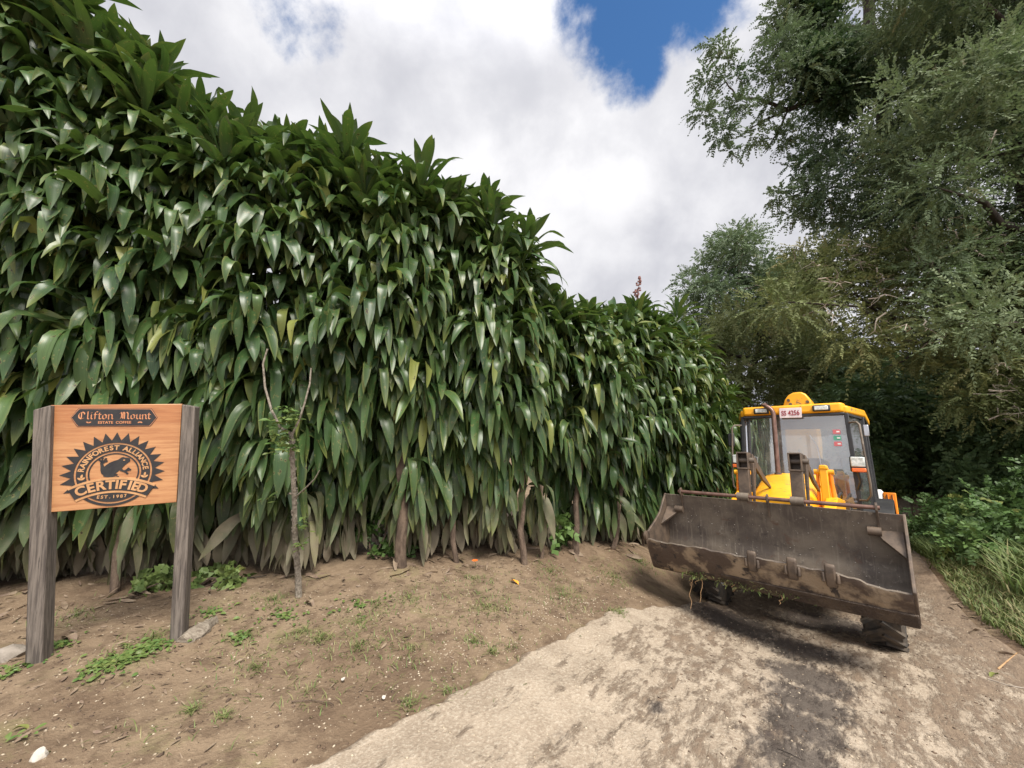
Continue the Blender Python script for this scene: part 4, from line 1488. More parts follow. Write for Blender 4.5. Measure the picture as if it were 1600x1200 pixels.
def flower(label, px, py, mat, h):
    q = ground_hit(px, py)
    r_ = empty('flower', label, 'flower', q)
    m = MB()
    m.tube([(0, 0, -.01), (.01, 0, h * .5), (0, -.01, h)], .002, 5)
    m.build('stalk', M['weed'], r_)
    n = 9
    az = np.arange(n) / n * 6.283
    v = strap_leaves(np.tile([0, -.01, h], (n, 1)), az, np.full(n, R(40)), np.full(n, R(-10)), np.full(n, .5), np.full(n, .2), np.full(n, .035), np.full(n, .02), np.zeros(n), np.tile([.5, 0, 0], (n, 1)), nseg=4, ncross=3)
    np_mesh('petals', v[0], v[1], mat, r_, v[2], smooth=True)


flower('single orange flower at the hedge foot near the brown trunk', 742, 886, M['petal'], .06)

# bamboo cane stuck among the far shrubs
q = W(1118, 690, 7.8)
m = MB()
zb = gz(q.x, q.y)
m.tube([(0, 0, -.05), (.0, 0, (q.z - zb) * .5), (.01, 0, W(1118, 652, 7.8).z - zb)], .018, 8)
o = m.build('garden_cane', M['bamboo'], None, smooth=60)
o.location = (q.x, q.y, zb)
tag(o, 'bare tan cane standing upright behind the second hedge', 'cane')

# ------------------------------------------------------------------ young tree in front of the hedge
q = ground_hit(467, 928)
D0 = q.y
sap = empty('sapling', 'thin warty-barked sapling with forked leafless arms in front of the hedge', 'sapling', q)
S = lambda px, py, dd=0: W(px, py, D0 + dd - .38 * max(0, min(1, (900 - py) / 200))) - q
m = MB()
tr = [S(467, 945), S(466, 900), S(461, 840), S(460, 780), S(457, 720), S(455, 675)]
m.tube(tr, [.027, .023, .020, .018, .017, .015], 10)
for k in range(120):
    t = random.random() * 4.99
    i = int(t)
    p = tr[i].lerp(tr[i + 1], t - i)
    a = random.random() * 6.28
    p = p + Vector((math.cos(a), math.sin(a), 0)) * .021
    m.box(p, (.008, .008, .011), ('Z', a))
m.build('trunk', M['saplingbark'], sap, smooth=60)
for pts_, r0 in (([S(455, 678), S(438, 668), S(424, 640), S(414, 605), S(411, 568), S(418, 545)], .011),
                 ([S(456, 680), S(468, 655), S(476, 630), S(484, 600), S(486, 575)], .009),
                 ([S(460, 778), S(478, 762, -.03), S(492, 748, -.05), S(499, 735, -.06)], .006),
                 ([S(460, 772), S(452, 771, -.02)], .008)):
    m = MB()
    m.tube(pts_, [r0 * (1 - .5 * k / len(pts_)) for k in range(len(pts_))], 7)
    m.build('branch', M['saplingbark'], sap, smooth=60)
P, az = [], []
for (px, py), k, sp_ in (((448, 665), 40, .05), ((462, 655), 30, .04), ((440, 690), 24, .04), ((455, 700), 18, .03), ((470, 820), 14, .03), ((474, 850), 12, .02), ((436, 700), 14, .03), ((415, 780), 5, .02), ((450, 645), 14, .03)):
    for _ in range(k):
        P.append(tuple(S(px, py) + Vector((random.gauss(0, sp_), random.gauss(0, sp_) - .02, random.gauss(0, sp_)))))
P = np.array(P)
n = len(P)
L = .045 + .05 * rng.random(n)
v = strap_leaves(P, rng.random(n) * 6.28, R(50) * rng.random(n), -R(40) * rng.random(n), np.full(n, .5), np.full(n, .2), L, L * .33, rng.normal(0, .4, n), np.stack([rng.random(n), 0 * L, .3 * rng.random(n)], 1), nseg=5, ncross=3)
np_mesh('leaves', v[0], v[1], M['weed'], sap, v[2], smooth=True)


# ------------------------------------------------------------------ lettering
def glyphs(text, size, bold=0.0, extrude=.0008):
    cu = bpy.data.curves.new('t', 'FONT')
    cu.body = text
    cu.size = size
    cu.extrude = extrude
    cu.offset = bold
    cu.align_x = 'CENTER'
    cu.align_y = 'CENTER'
    ob = bpy.data.objects.new('t', cu)
    COL.objects.link(ob)
    dg = bpy.context.evaluated_depsgraph_get()
    dg.update()
    me = ob.evaluated_get(dg).to_mesh()
    vs = [tuple(v_.co) for v_ in me.vertices]
    fs = [tuple(p.vertices) for p in me.polygons]
    ob.evaluated_get(dg).to_mesh_clear()
    bpy.data.objects.remove(ob)
    bpy.data.curves.remove(cu)
    return vs, fs


def XZ(x, z, y=0.0, rot=0.0):
    """text plane (x right, y up) -> sign plane (x right, z up, facing -y)"""
    return Matrix.Translation((x, y, z)) @ Matrix.Rotation(rot, 4, 'Y') @ Matrix.Rotation(math.pi / 2, 4, 'X')


def annulus(m, r0, r1, a0, a1, y0, y1, n=64, cx=0, cz=0):
    """ring sector in the x-z plane, thickness y0..y1"""
    vs, fs = [], []
    for k in range(n + 1):
        a = a0 + (a1 - a0) * k / n
        for r_, y_ in ((r0, y0), (r1, y0), (r1, y1), (r0, y1)):
            vs.append((cx + r_ * math.cos(a), y_, cz + r_ * math.sin(a)))
    for k in range(n):
        for j in range(4):
            j2 = (j + 1) % 4
            fs.append((k * 4 + j, k * 4 + j2, k * 4 + 4 + j2, k * 4 + 4 + j))
    fs += [(0, 1, 2, 3), (n * 4, n * 4 + 1, n * 4 + 2, n * 4 + 3)]
    m.add(vs, fs)


# ------------------------------------------------------------------ wooden sign
pl_, pr_ = ground_hit(57, 1035), ground_hit(277, 1000)
ax = Vector((pr_.x - pl_.x, pr_.y - pl_.y, 0))
span = ax.length
yaw = math.atan2(ax.y, ax.x)
sx = pl_ + (pr_ - pl_) * .5
sign = empty('wooden_sign', 'varnished timber sign with black sunburst emblem between two weathered grey posts', 'sign', sx, (0, 0, yaw))
sinv = (Matrix.Translation(sx) @ Matrix.Rotation(yaw, 4, 'Z')).inverted()
nrm = Vector((math.sin(yaw), -math.cos(yaw), 0))


def on_sign(px, py, off=0.0):
    """point of the board's plane behind a photograph point, in sign coordinates"""
    r_ = ray(px, py)
    p0_ = sx + nrm * off
    t = p0_.dot(nrm) / r_.dot(nrm)
    return sinv @ (r_ * t)


TL, TR, BL, BR = on_sign(82, 633), on_sign(281, 631), on_sign(75, 801), on_sign(273, 785)
bw = ((TR.x + BR.x) - (TL.x + BL.x)) / 2
bx = (TL.x + TR.x + BL.x + BR.x) / 4
bt, bb = (TL.z + TR.z) / 2, (BL.z + BR.z) / 2
print('SIGN board', bw, bt - bb, 'span', span, TL, TR, BL, BR)
m = MB()
m.prism([(BL.x - .01, BL.z), (BR.x + .01, BR.z), (TR.x + .01, TR.z), (TL.x - .01, TL.z)], 0, .03, 'y')
board = m.build('board', M['board'], sign, bevel=.003)
# posts
for side, b0, b1, t0, t1 in (('l', (40, 1036), (72, 1032), (52, 645), (80, 633)), ('r', (262, 1003), (290, 998), (287, 632), (303, 640))):
    p0_, p1_, q0_, q1_ = (on_sign(*k, .03) for k in (b0, b1, t0, t1))
    m = MB()
    wq = .038 if side == 'l' else .036
    cxb, cxt = (p0_.x + p1_.x) / 2, (q0_.x + q1_.x) / 2
    zb_, zt_ = min(p0_.z, p1_.z) - .15, max(q0_.z, q1_.z)
    y0, y1 = -.035, .06
    vs = []
    for z_, cx_ in ((zb_, cxb), (zt_, cxt)):
        for (xx, yy) in ((-wq, y0), (wq, y0), (wq, y1), (-wq, y1)):
            vs.append((cx_ + xx, yy, z_ - (.03 if (z_ == zt_ and xx < 0 and side == 'l') else 0) - (.015 if (z_ == zt_ and xx > 0 and side == 'r') else 0)))
    m.add(vs, [(0, 1, 2, 3), (4, 5, 6, 7), (0, 1, 5, 4), (1, 2, 6, 5), (2, 3, 7, 6), (3, 0, 4, 7)])
    m.build('post', M['post'], sign, bevel=.006)
# emblem
Re = .330 * bw
ec = on_sign(178.5, 737)
ex, ez = ec.x, ec.z - .012 * bw
E = lambda u, v: (ex + u * Re, ez + v * Re)
m = MB()
annulus(m, .93 * Re, 1.0 * Re, 0, 2 * math.pi, -.003, .001, 72, ex, ez)
m2 = MB()
for k in range(19):
    a = R(206) - R(232) * k / 18
    p = [E(1.0 * math.cos(a + s_), 1.0 * math.sin(a + s_)) for s_ in (-.112, 0, .112)]
    tip = E(1.25 * math.cos(a), 1.25 * math.sin(a))
    m2.prism([p[2], tip, p[0], E(.985 * math.cos(a), .985 * math.sin(a))], -.0026, .001, 'y')
m2.build('sunburst', M['emblem'], board)
m.build('outer_ring', M['emblem'], board)
m = MB()
annulus(m, .66 * Re, .88 * Re, R(-22), R(202), -.003, .001, 64, ex, ez)
annulus(m, .575 * Re, .61 * Re, R(-22), R(202), -.003, .001, 64, ex, ez)
# lens under the banner
n = 30
lens = [E(.88 * math.cos(R(214) + R(112) * k / n), .88 * math.sin(R(214) + R(112) * k / n)) for k in range(n + 1)]
m.prism(lens, -.003, .001, 'y')
m.build('ring_band', M['emblem'], board)
# banner
rc = -2.26
m = MB()
annulus(m, 1.66 * Re, 2.13 * Re, R(90 - 29.5), R(90 + 29.5), -.0045, .001, 40, ex, ez + rc * Re)
m.build('banner_edge', M['woodlight'], board)
m = MB()
annulus(m, 1.73 * Re, 2.06 * Re, R(90 - 29.5), R(90 + 29.5), -.0065, .001, 40, ex, ez + rc * Re)
m.build('banner', M['emblem'], board)
m = MB()
for k, ch in enumerate('CERTIFIED'):
    wts = [0, 1.02, 2.0, 2.98, 3.66, 4.24, 5.02, 5.62, 6.4]
    a = R(90) + R(22.5) - R(45) * wts[k] / 6.4
    vs, fs = glyphs(ch, .37 * Re, .012 * Re)
    m.add(vs, fs, XZ(ex + 1.895 * Re * math.cos(a), ez + rc * Re + 1.895 * Re * math.sin(a), -.0078, R(90) - a))
m.build('banner_lettering', M['woodlight'], board)
m = MB()
txt = 'RAINFOREST ALLIANCE'
wd = dict(I=.42, F=.85, E=.88, T=.9, L=.82, S=.92)
tot = sum(wd.get(c, 1.0) if c != ' ' else .7 for c in txt)
pos_ = 0
for ch in txt:
    wch = wd.get(ch, 1.0) if ch != ' ' else .7
    a = R(176) - R(171) * (pos_ + wch / 2) / tot
    pos_ += wch
    if ch == ' ':
        continue
    vs, fs = glyphs(ch, .195 * Re, .006 * Re)
    m.add(vs, fs, XZ(ex + .77 * Re * math.cos(a), ez + .77 * Re * math.sin(a), -.0042, R(90) - a))
m.build('band_lettering', M['woodlight'], board)
m = MB()
for k, ch in enumerate('EST.1987'):
    a = R(270) + R(-21) + R(42) * k / 7
    vs, fs = glyphs(ch, .13 * Re, .003 * Re)
    m.add(vs, fs, XZ(ex + (k - 3.5) * .092 * Re, ez - (.695 + (.02 if k in (0, 7) else 0.03)) * Re, -.0042, -(k - 3.5) * .03))
m.build('year_lettering', M['woodlight'], board)
# little leaf sprigs at the ends of the band
for a in (R(193), R(-13)):
    m = MB()
    cx_, cz_ = E(.77 * math.cos(a), .77 * math.sin(a))
    for tilt, up in ((-.9, 0), (.9, 0), (.15, .055)):
        pts_ = []
        for j in range(10):
            b_ = 2 * math.pi * j / 10
            lx, lz = .028 * math.cos(b_), .06 * math.sin(b_) + .05
            pts_.append((cx_ + Re * (lx * math.cos(tilt) + lz * math.sin(tilt)), cz_ + Re * (up - lx * math.sin(tilt) + lz * math.cos(tilt))))
        m.prism(pts_, -.0042, -.002, 'y')
    m.build('sprig', M['woodlight'], board)
# frog
fr_ = [(.36, .43), (.30, .455), (.24, .46), (.20, .48), (.16, .475), (.12, .44), (.07, .40), (-.02, .37), (-.12, .32), (-.2, .25), (-.245, .2), (-.265, .26), (-.29, .33), (-.335, .345), (-.345, .3), (-.33, .22),
       (-.325, .1), (-.30, .0), (-.25, -.05), (-.24, -.1), (-.13, -.13), (-.03, -.17), (.0, -.1), (.03, -.03), (.11, .06), (.14, .08), (.21, .02), (.27, .02), (.28, .06), (.21, .08), (.18, .13), (.24, .22), (.32, .30), (.37, .35)]
m = MB()
m.prism([E(*p) for p in fr_], -.003, .001, 'y')
# limbs and toes
for ch in ([(-.31, .33), (-.37, .42)], [(-.31, .33), (-.30, .46)], [(-.30, .33), (-.22, .44)], [(-.30, .30), (-.2, .37)],
           [(.25, .04), (.34, .12)], [(.26, .03), (.38, .08)], [(.26, .03), (.32, -.03)], [(.15, .07), (.26, .03)], [(-.03, -.16), (.1, -.13)], [(-.06, -.13), (.06, -.06)]):
    (x0, z0), (x1, z1) = (E(*p) for p in ch)
    d_ = Vector((x1 - x0, z1 - z0)).normalized() * .02 * Re
    m.prism([(x0 - d_.y, z0 + d_.x), (x0 + d_.y, z0 - d_.x), (x1 + d_.y * .8, z1 - d_.x * .8), (x1 - d_.y * .8, z1 + d_.x * .8)], -.0033, .001, 'y')
    m.prism([(x1 + .03 * Re * math.cos(j), z1 + .03 * Re * math.sin(j)) for j in np.arange(8) * math.pi / 4], -.0036, .001, 'y')
m.build('frog', M['emblem'], board)
m = MB()
cx_, cz_ = E(.225, .385)
m.prism([(cx_ + .028 * Re * math.cos(j), cz_ + .018 * Re * math.sin(j)) for j in np.arange(10) * math.pi / 5], -.0045, -.001, 'y')
m.build('frog_eye', M['woodlight'], board)
# name plate
pc = on_sign(180.7, 652.3)
hw, hh_ = .66 * Re * 1.72, .062 * bw * 1.05
hw = .335 * bw
hh_ = .086 * bw


def plate_poly(g_):
    w_, h_ = hw + g_, hh_ + g_
    k = .055 * bw
    return [(pc.x + a_, pc.z + b_) for a_, b_ in ((-w_, 0), (-w_ + k * .75, h_ * .8), (-w_ + k, h_), (w_ - k, h_), (w_ - k * .75, h_ * .8), (w_, 0), (w_ - k * .75, -h_ * .8), (w_ - k, -h_), (-w_ + k, -h_), (-w_ + k * .75, -h_ * .8))]


nm = MB()
nm.prism(plate_poly(.008 * bw), -.002, .001, 'y')
nm.build('plate_edge', M['emblem'], board)
nm = MB()
nm.prism(plate_poly(.004 * bw), -.003, .001, 'y')
nm.build('plate_line', M['letter'], board)
nm = MB()
nm.prism(plate_poly(0), -.004, .001, 'y')
npl = nm.build('name_plate', M['emblem'], board)


def nib(m, pts, x0, z0, s, nibw=.13, y0=-.0052, y1=-.003):
    """broad-nib pen stroke: blackletter"""
    na = R(42)
    hx, hz = nibw / 2 * math.cos(na), nibw / 2 * math.sin(na)
    P_ = [(x0 + p[0] * s, z0 + p[1] * s) for p in pts]
    hx *= s
    hz *= s
    t_ = .012 * s
    for (ax_, az_), (bx_, bz_) in zip(P_[:-1], P_[1:]):
        poly = [(ax_ - hx, az_ - hz), (ax_ + hx, az_ + hz), (bx_ + hx, bz_ + hz), (bx_ - hx, bz_ - hz)]
        ar = sum(poly[i][0] * poly[(i + 1) % 4][1] - poly[(i + 1) % 4][0] * poly[i][1] for i in range(4))
        if abs(ar) < (.03 * s) ** 2 * 2:
            d_ = Vector((bx_ - ax_, bz_ - az_))
            if d_.length < 1e-9:
                continue
            q_ = Vector((-d_.y, d_.x)).normalized() * t_
            poly = [(poly[0][0] + q_.x, poly[0][1] + q_.y), (poly[2][0] + q_.x, poly[2][1] + q_.y), (poly[2][0] - q_.x, poly[2][1] - q_.y), (poly[0][0] - q_.x, poly[0][1] - q_.y)]
        m.prism(poly, y0, y1, 'y')
        y0 -= .00004


GL = {
    'C': (.82, [[(.62, .80), (.45, .92), (.22, .80), (.10, .55), (.14, .22), (.36, .04), (.60, .16)], [(.36, .86), (.36, .14)], [(.62, .80), (.66, .62)]]),
    'l': (.34, [[(.06, .92), (.14, .98), (.14, .10), (.26, .02)]]),
    'i': (.34, [[(.04, .50), (.14, .60), (.14, .10), (.26, .02)], [(.12, .80), (.19, .86)]]),
    'f': (.42, [[(.40, .92), (.28, .98), (.16, .84), (.16, .02)], [(.04, .60), (.36, .60)]]),
    't': (.40, [[(.15, .82), (.15, .12), (.28, .02), (.36, .10)], [(.03, .60), (.34, .60)]]),
    'o': (.54, [[(.26, .62), (.08, .50), (.08, .14), (.24, .02)], [(.26, .62), (.42, .50), (.42, .14), (.24, .02)]]),
    'n': (.60, [[(.02, .52), (.12, .61), (.12, .03), (.18, .0)], [(.14, .50), (.34, .62), (.46, .52), (.46, .10), (.56, .02)]]),
    'u': (.60, [[(.02, .52), (.12, .61), (.12, .12), (.26, .02), (.42, .14)], [(.36, .55), (.45, .61), (.45, .10), (.57, .02)]]),
    'M': (1.12, [[(.06, .72), (.20, .90), (.26, .60), (.22, .16), (.06, .02)], [(.26, .78), (.42, .92), (.54, .76), (.54, .04)], [(.56, .78), (.74, .92), (.88, .74), (.88, .12), (1.02, .02)], [(.38, .80), (.38, .10)]]),
}
m = MB()
s_ = .080 * bw
adv = sum(GL[c][0] if c != ' ' else .55 for c in 'Clifton Mount')
x_ = pc.x - adv * s_ * .5 * 1.0
for ch in 'Clifton Mount':
    if ch == ' ':
        m.build('name_lettering', M['letter'], npl)
        m = MB()
        x_ += .55 * s_
        continue
    for st_ in GL[ch][1]:
        nib(m, st_, x_, pc.z - .018 * bw, s_)
    x_ += GL[ch][0] * s_
m.build('name_lettering', M['letter'], npl)
m = MB()
vs, fs = glyphs('ESTATE  COFFEE', .036 * bw, .0003)
m.add(vs, fs, XZ(pc.x, pc.z - .052 * bw, -.0052))
m.build('small_lettering', M['letter'], npl)
for sg in (-1, 1):
    m = MB()
    for dx, tl in ((0, .5), (.016, -.5)):
        p_ = []
        for j in range(8):
            b_ = 2 * math.pi * j / 8
            lx, lz = .013 * math.cos(b_), .006 * math.sin(b_)
            p_.append((pc.x + sg * (.195 + dx) * bw + bw * (lx * math.cos(tl) - lz * math.sin(tl)), pc.z - .050 * bw + bw * (lx * math.sin(tl) + lz * math.cos(tl))))
        m.prism(p_, -.0055, -.003, 'y')
    m.build('sprig', M['letter'], npl)

# ------------------------------------------------------------------ backhoe loader
ld = empty('backhoe_loader', 'yellow backhoe loader with wide muddy front bucket parked facing down the track', 'backhoe loader', MLOC, MEUL)
ld.scale = (MS, MS, MS)

# wheels
def wheel(u, y, r, w_, rr):
    m = MB()
    h = w_ / 2
    prof = [(-h * .80, rr), (-h * .95, rr + (r - rr) * .3), (-h, rr + (r - rr) * .65), (-h * .86, r * .945), (-h * .5, r * .965), (0, r * .97), (h * .5, r * .965), (h * .86, r * .945), (h, rr + (r - rr) * .65), (h * .95, rr + (r - rr) * .3), (h * .80, rr)]
    T_ = Matrix.Translation((u, y, r))
    m.lathe(prof, 40, T_)
    nlug = 20
    for k in range(nlug):
        for sg in (-1, 1):
            a = 2 * math.pi * (k + (.5 if sg > 0 else 0)) / nlug
            Mx = T_ @ Matrix.Rotation(a, 4, 'X') @ Matrix.Translation((sg * h * .47, 0, r * .97)) @ Matrix.Rotation(sg * R(-38), 4, 'Z')
            x_, y_, z_ = h * .62, r * .05, r * .045
            vs = [(-x_, -y_, -z_), (x_, -y_, -z_), (x_, y_, -z_), (-x_, y_, -z_), (-x_, -y_ * .7, z_), (x_, -y_ * .7, z_ * .5), (x_, y_ * .7, z_ * .5), (-x_, y_ * .7, z_)]
            m.add(vs, [(0, 3, 2, 1), (4, 5, 6, 7), (0, 1, 5, 4), (1, 2, 6, 5), (2, 3, 7, 6), (3, 0, 4, 7)], Mx)
    ty = m.build('wheel', M['rubber'], ld, smooth=35)
    m = MB()
    sg = 1 if u > 0 else -1
    m.lathe([(h * .8, rr), (h * .55, rr * .92), (h * .3, rr * .6), (h * .35, rr * .3), (h * .42, 0.001)], 28, T_ @ (Matrix.Identity(4) if sg > 0 else Matrix.Rotation(math.pi, 4, 'Z')))
    m.lathe([(-h * .8, rr), (-h * .55, rr * .9), (-h * .5, .001)], 28, T_ @ (Matrix.Identity(4) if sg > 0 else Matrix.Rotation(math.pi, 4, 'Z')))
    m.build('rim', M['white'], ty, smooth=40)


wheel(-.85, 0, .47, .32, .24)
wheel(.85, 0, .47, .32, .24)
wheel(-.78, 2.17, .72, .44, .36)
wheel(.78, 2.17, .72, .44, .36)
m = MB()
m.bar((-.72, 0, .47), (.72, 0, .47), .16, .18)
m.tube([(-.2, 0, .5), (.2, 0, .5)], .17, 12)
m.build('axle', M['black'], ld, bevel=.01)
m = MB()
m.bar((-.6, 2.17, .72), (.6, 2.17, .72), .2, .22)
m.build('axle', M['black'], ld, bevel=.01)
m = MB()
m.box((0, 1.35, .82), (.62, 3.5, .34))
m.box((0, -.35, .85), (.5, .3, .3))
m.build('chassis', M['black'], ld, bevel=.01)

# bonnet: rounded hood narrowing to the grille
m = MB()
secs = []
for y_, hw_, zt_, zs_ in ((-.35, .30, 1.42, 1.18), (-.1, .33, 1.52, 1.25), (.35, .38, 1.63, 1.30), (.8, .43, 1.74, 1.36), (1.12, .46, 1.80, 1.40)):
    ring = [(-hw_, y_, .98), (-hw_ * 1.05, y_, zs_), (-hw_ * .97, y_, zt_ - .13), (-hw_ * .82, y_, zt_ - .045), (-hw_ * .5, y_, zt_ - .006), (0, y_, zt_), (hw_ * .5, y_, zt_ - .006), (hw_ * .82, y_, zt_ - .045),
            (hw_ * .97, y_, zt_ - .13), (hw_ * 1.05, y_, zs_), (hw_, y_, .98)]
    secs.append(ring)
vs = [p for s in secs for p in s]
k = len(secs[0])
fs = [(i * k + j, i * k + j + 1, (i + 1) * k + j + 1, (i + 1) * k + j) for i in range(len(secs) - 1) for j in range(k - 1)]
fs += [tuple(range(k)), tuple(range((len(secs) - 1) * k, len(secs) * k))]
m.add(vs, fs)
hood = m.build('bonnet', M['yellow'], ld, smooth=50)
m = MB()
for j in range(7):
    m.box((0, -.365, 1.0 + j * .055), (.5, .03, .028))
m.build('grille', M['black'], hood)
m = MB()
m.tube([(-.2, 1.0, 1.70), (-.2, 1.0, 1.795)], .048, 14)
m.build('exhaust_collar', M['steel'], hood)
m = MB()
pp = [(-.2, 1.0, 1.78), (-.2, 1.0, 2.68)]
for j in range(1, 7):
    a = R(80) * j / 6
    pp.append((-.2 - .17 * (1 - math.cos(a)), 1.0 + .02 * j / 6, 2.68 + .17 * math.sin(a)))
pp.append((-.285, 1.03, 2.862))
m.tube(pp, .034, 14)
m.build('exhaust_pipe', M['pipe'], ld, smooth=60)

# cab
cab = MB()
# pillars: front corner posts, mid posts, rear posts
for sg in (-1, 1):
    cab.bar((sg * .70, 1.15, 1.32), (sg * .665, 1.14, 2.69), .05, .05, (0, 1, 0))
    cab.bar((sg * .82, 1.62, 1.0), (sg * .80, 1.6, 2.69), .06, .05, (0, 1, 0))
    cab.bar((sg * .82, 2.56, 1.0), (sg * .78, 2.54, 2.69), .07, .06, (0, 1, 0))
cab.box((0, 1.17, 1.33), (1.40, .05, .05))
cab.box((0, 1.15, 2.675), (1.36, .05, .03))
cab.box((0, 2.55, 1.5), (1.6, .05, .06))
cab.box((0, 2.55, 2.67), (1.58, .05, .04))
for sg in (-1, 1):
    cab.bar((sg * .70, 1.16, 1.33), (sg * .82, 1.62, 1.33), .05, .05)
    cab.bar((sg * .82, 1.62, 1.33), (sg * .82, 2.56, 1.33), .05, .05)
    cab.bar((sg * .665, 1.14, 2.67), (sg * .80, 1.6, 2.67), .04, .04)
    cab.bar((sg * .80, 1.6, 2.67), (sg * .78, 2.54, 2.67), .04, .04)
cabo = cab.build('cab_frame', M['black'], ld, bevel=.008)
m = MB()
m.prism([(1.18, .95), (1.6, .75), (2.5, 1.42), (2.52, 1.5), (1.62, 1.28), (1.18, 1.31)], -.8, .8, 'x')
m.box((0, 1.22, 1.15), (1.3, .08, .32))
m.build('cab_floor', M['black'], ld, bevel=.01)
m = MB()
# the screen is flat in the middle; the bend at the hedge-side pillar is added to reflect the dark hedge
vs = []
for j in range(25):
    q_ = -1 + 2 * j / 24
    for zz_, hw2, y0_ in ((1.35, .68, 1.145), (2.66, .65, 1.135)):
        u_ = q_ * hw2
        vs.append((u_, y0_ + .38 * max(0, -.2 - u_) ** 2, zz_))
m.add(vs, [(2 * j, 2 * j + 2, 2 * j + 3, 2 * j + 1) for j in range(24)])
m.build('windscreen', M['glass'], ld, smooth=60)
for sg in (-1, 1):
    m = MB()
    m.add([(sg * .705, 1.18, 1.35), (sg * .815, 1.6, 1.35), (sg * .795, 1.58, 2.66), (sg * .672, 1.16, 2.66)], [(0, 1, 2, 3)])
    m.add([(sg * .822, 1.65, 1.35), (sg * .822, 2.53, 1.5), (sg * .785, 2.51, 2.66), (sg * .80, 1.63, 2.66)], [(0, 1, 2, 3)])
    m.build('side_window', M['glassside'], ld)
m = MB()
m.add([(-.78, 2.56, 1.54), (.78, 2.56, 1.54), (.75, 2.545, 2.65), (-.75, 2.545, 2.65)], [(0, 1, 2, 3)])
m.build('rear_window', M['glassside'], ld)
# roof: crowned centre with stepped wings
m = MB()
m.prism([(-.645, 1.08), (.63, 1.08), (.66, 1.16), (.66, 2.62), (-.66, 2.62), (-.67, 1.16)], 2.70, 2.845, 'z')
ro = m.build('roof', M['yellow'], ld, bevel=.035, segs=4)
m = MB()
for sg in (-1, 1):
    pl2 = [(sg * .61, 1.12), (sg * .69, 1.12), (sg * .85, 1.62), (sg * .85, 2.6), (sg * .61, 2.6)]
    m.prism(pl2, 2.685, 2.80, 'z')
m.build('roof_wing', M['yellow'], ro, bevel=.03, segs=4)
m = MB()
m.prism([(-.655, 1.095), (.645, 1.095), (.84, 1.64), (.84, 2.59), (-.84, 2.59), (-.84, 1.64)], 2.66, 2.698, 'z')
m.build('roof_seal', M['black'], ro, bevel=.008)
# work lights on the fascia
for u_ in (-.375, .395):
    m = MB()
    m.box((u_, 1.065, 2.765), (.21, .05, .095))
    lt = m.build('work_light', M['black'], ld, bevel=.015)
    m = MB()
    m.box((u_, 1.036, 2.765), (.165, .02, .062))
    m.build('lens', M['lens'], lt, bevel=.01)
# number plate
m = MB()
m.box((.012, 1.062, 2.715), (.285, .012, .155), ('Y', R(1)))
npt = m.build('number_plate', M['plate'], ld, bevel=.004)
m = MB()
vs, fs = glyphs('SS 4256', .105, .0016, .002)
m.add(vs, fs, Matrix.Translation((.012, 1.053, 2.710)) @ Matrix.Diagonal((.70, 1, 1, 1)) @ Matrix.Rotation(math.pi / 2, 4, 'X'))
m.build('plate_lettering', M['red'], npt)
# stickers inside the screen
for z_, mt in ((2.42, 'stred'), (2.33, 'stgreen'), (2.245, 'stred')):
    m = MB()
    m.box((.535, 1.130, z_), (.085, .004, .062))
    st_ = m.build('sticker', M[mt], ld)
    m = MB()
    m.box((.55, 1.127, z_), (.035, .003, .02))
    m.build('sticker_print', M['white'], st_)
m = MB()
m.bar((.22, 1.125, 2.38), (.30, 1.125, 2.2), .008, .008, (0, 1, 0))
m.bar((.30, 1.12, 2.2), (.36, 1.12, 1.4), .012, .012, (0, 1, 0))
m.build('wiper', M['chrome'], ld)
# inside: seat, steering wheel, console, head liner
m = MB()
m.box((0, 2.0, 1.42), (.5, .5, .14))
m.box((0, 2.24, 1.78), (.48, .14, .66), ('X', R(-8)))
m.box((0, 2.0, 1.15), (.3, .3, .4))
m.build('seat', M['seat'], ld, bevel=.05, segs=3)
m = MB()
m.tube([(-.1, 1.3, 1.3), (-.1, 1.48, 1.72)], .03, 8)
pts_ = []
ctr = Vector((-.1, 1.49, 1.74))
for j in range(25):
    a = 2 * math.pi * j / 24
    pts_.append(ctr + Vector((.19 * math.cos(a), .19 * math.sin(a) * math.cos(R(25)), -.19 * math.sin(a) * math.sin(R(25)) * -1)))
m.tube(pts_, .014, 8, False)
m.tube([ctr + Vector((-.18, 0, 0)), ctr, ctr + Vector((.18, 0, 0))], .012, 6)
m.build('steering_wheel', M['black'], ld, smooth=60)
m = MB()
m.box((-.1, 1.3, 1.45), (.5, .16, .25), ('X', R(-20)))
m.build('dashboard', M['black'], ld, bevel=.03)
m = MB()
m.box((.6, 2.0, 1.5), (.25, .6, .2))
m.build('console', M['black'], ld, bevel=.03)
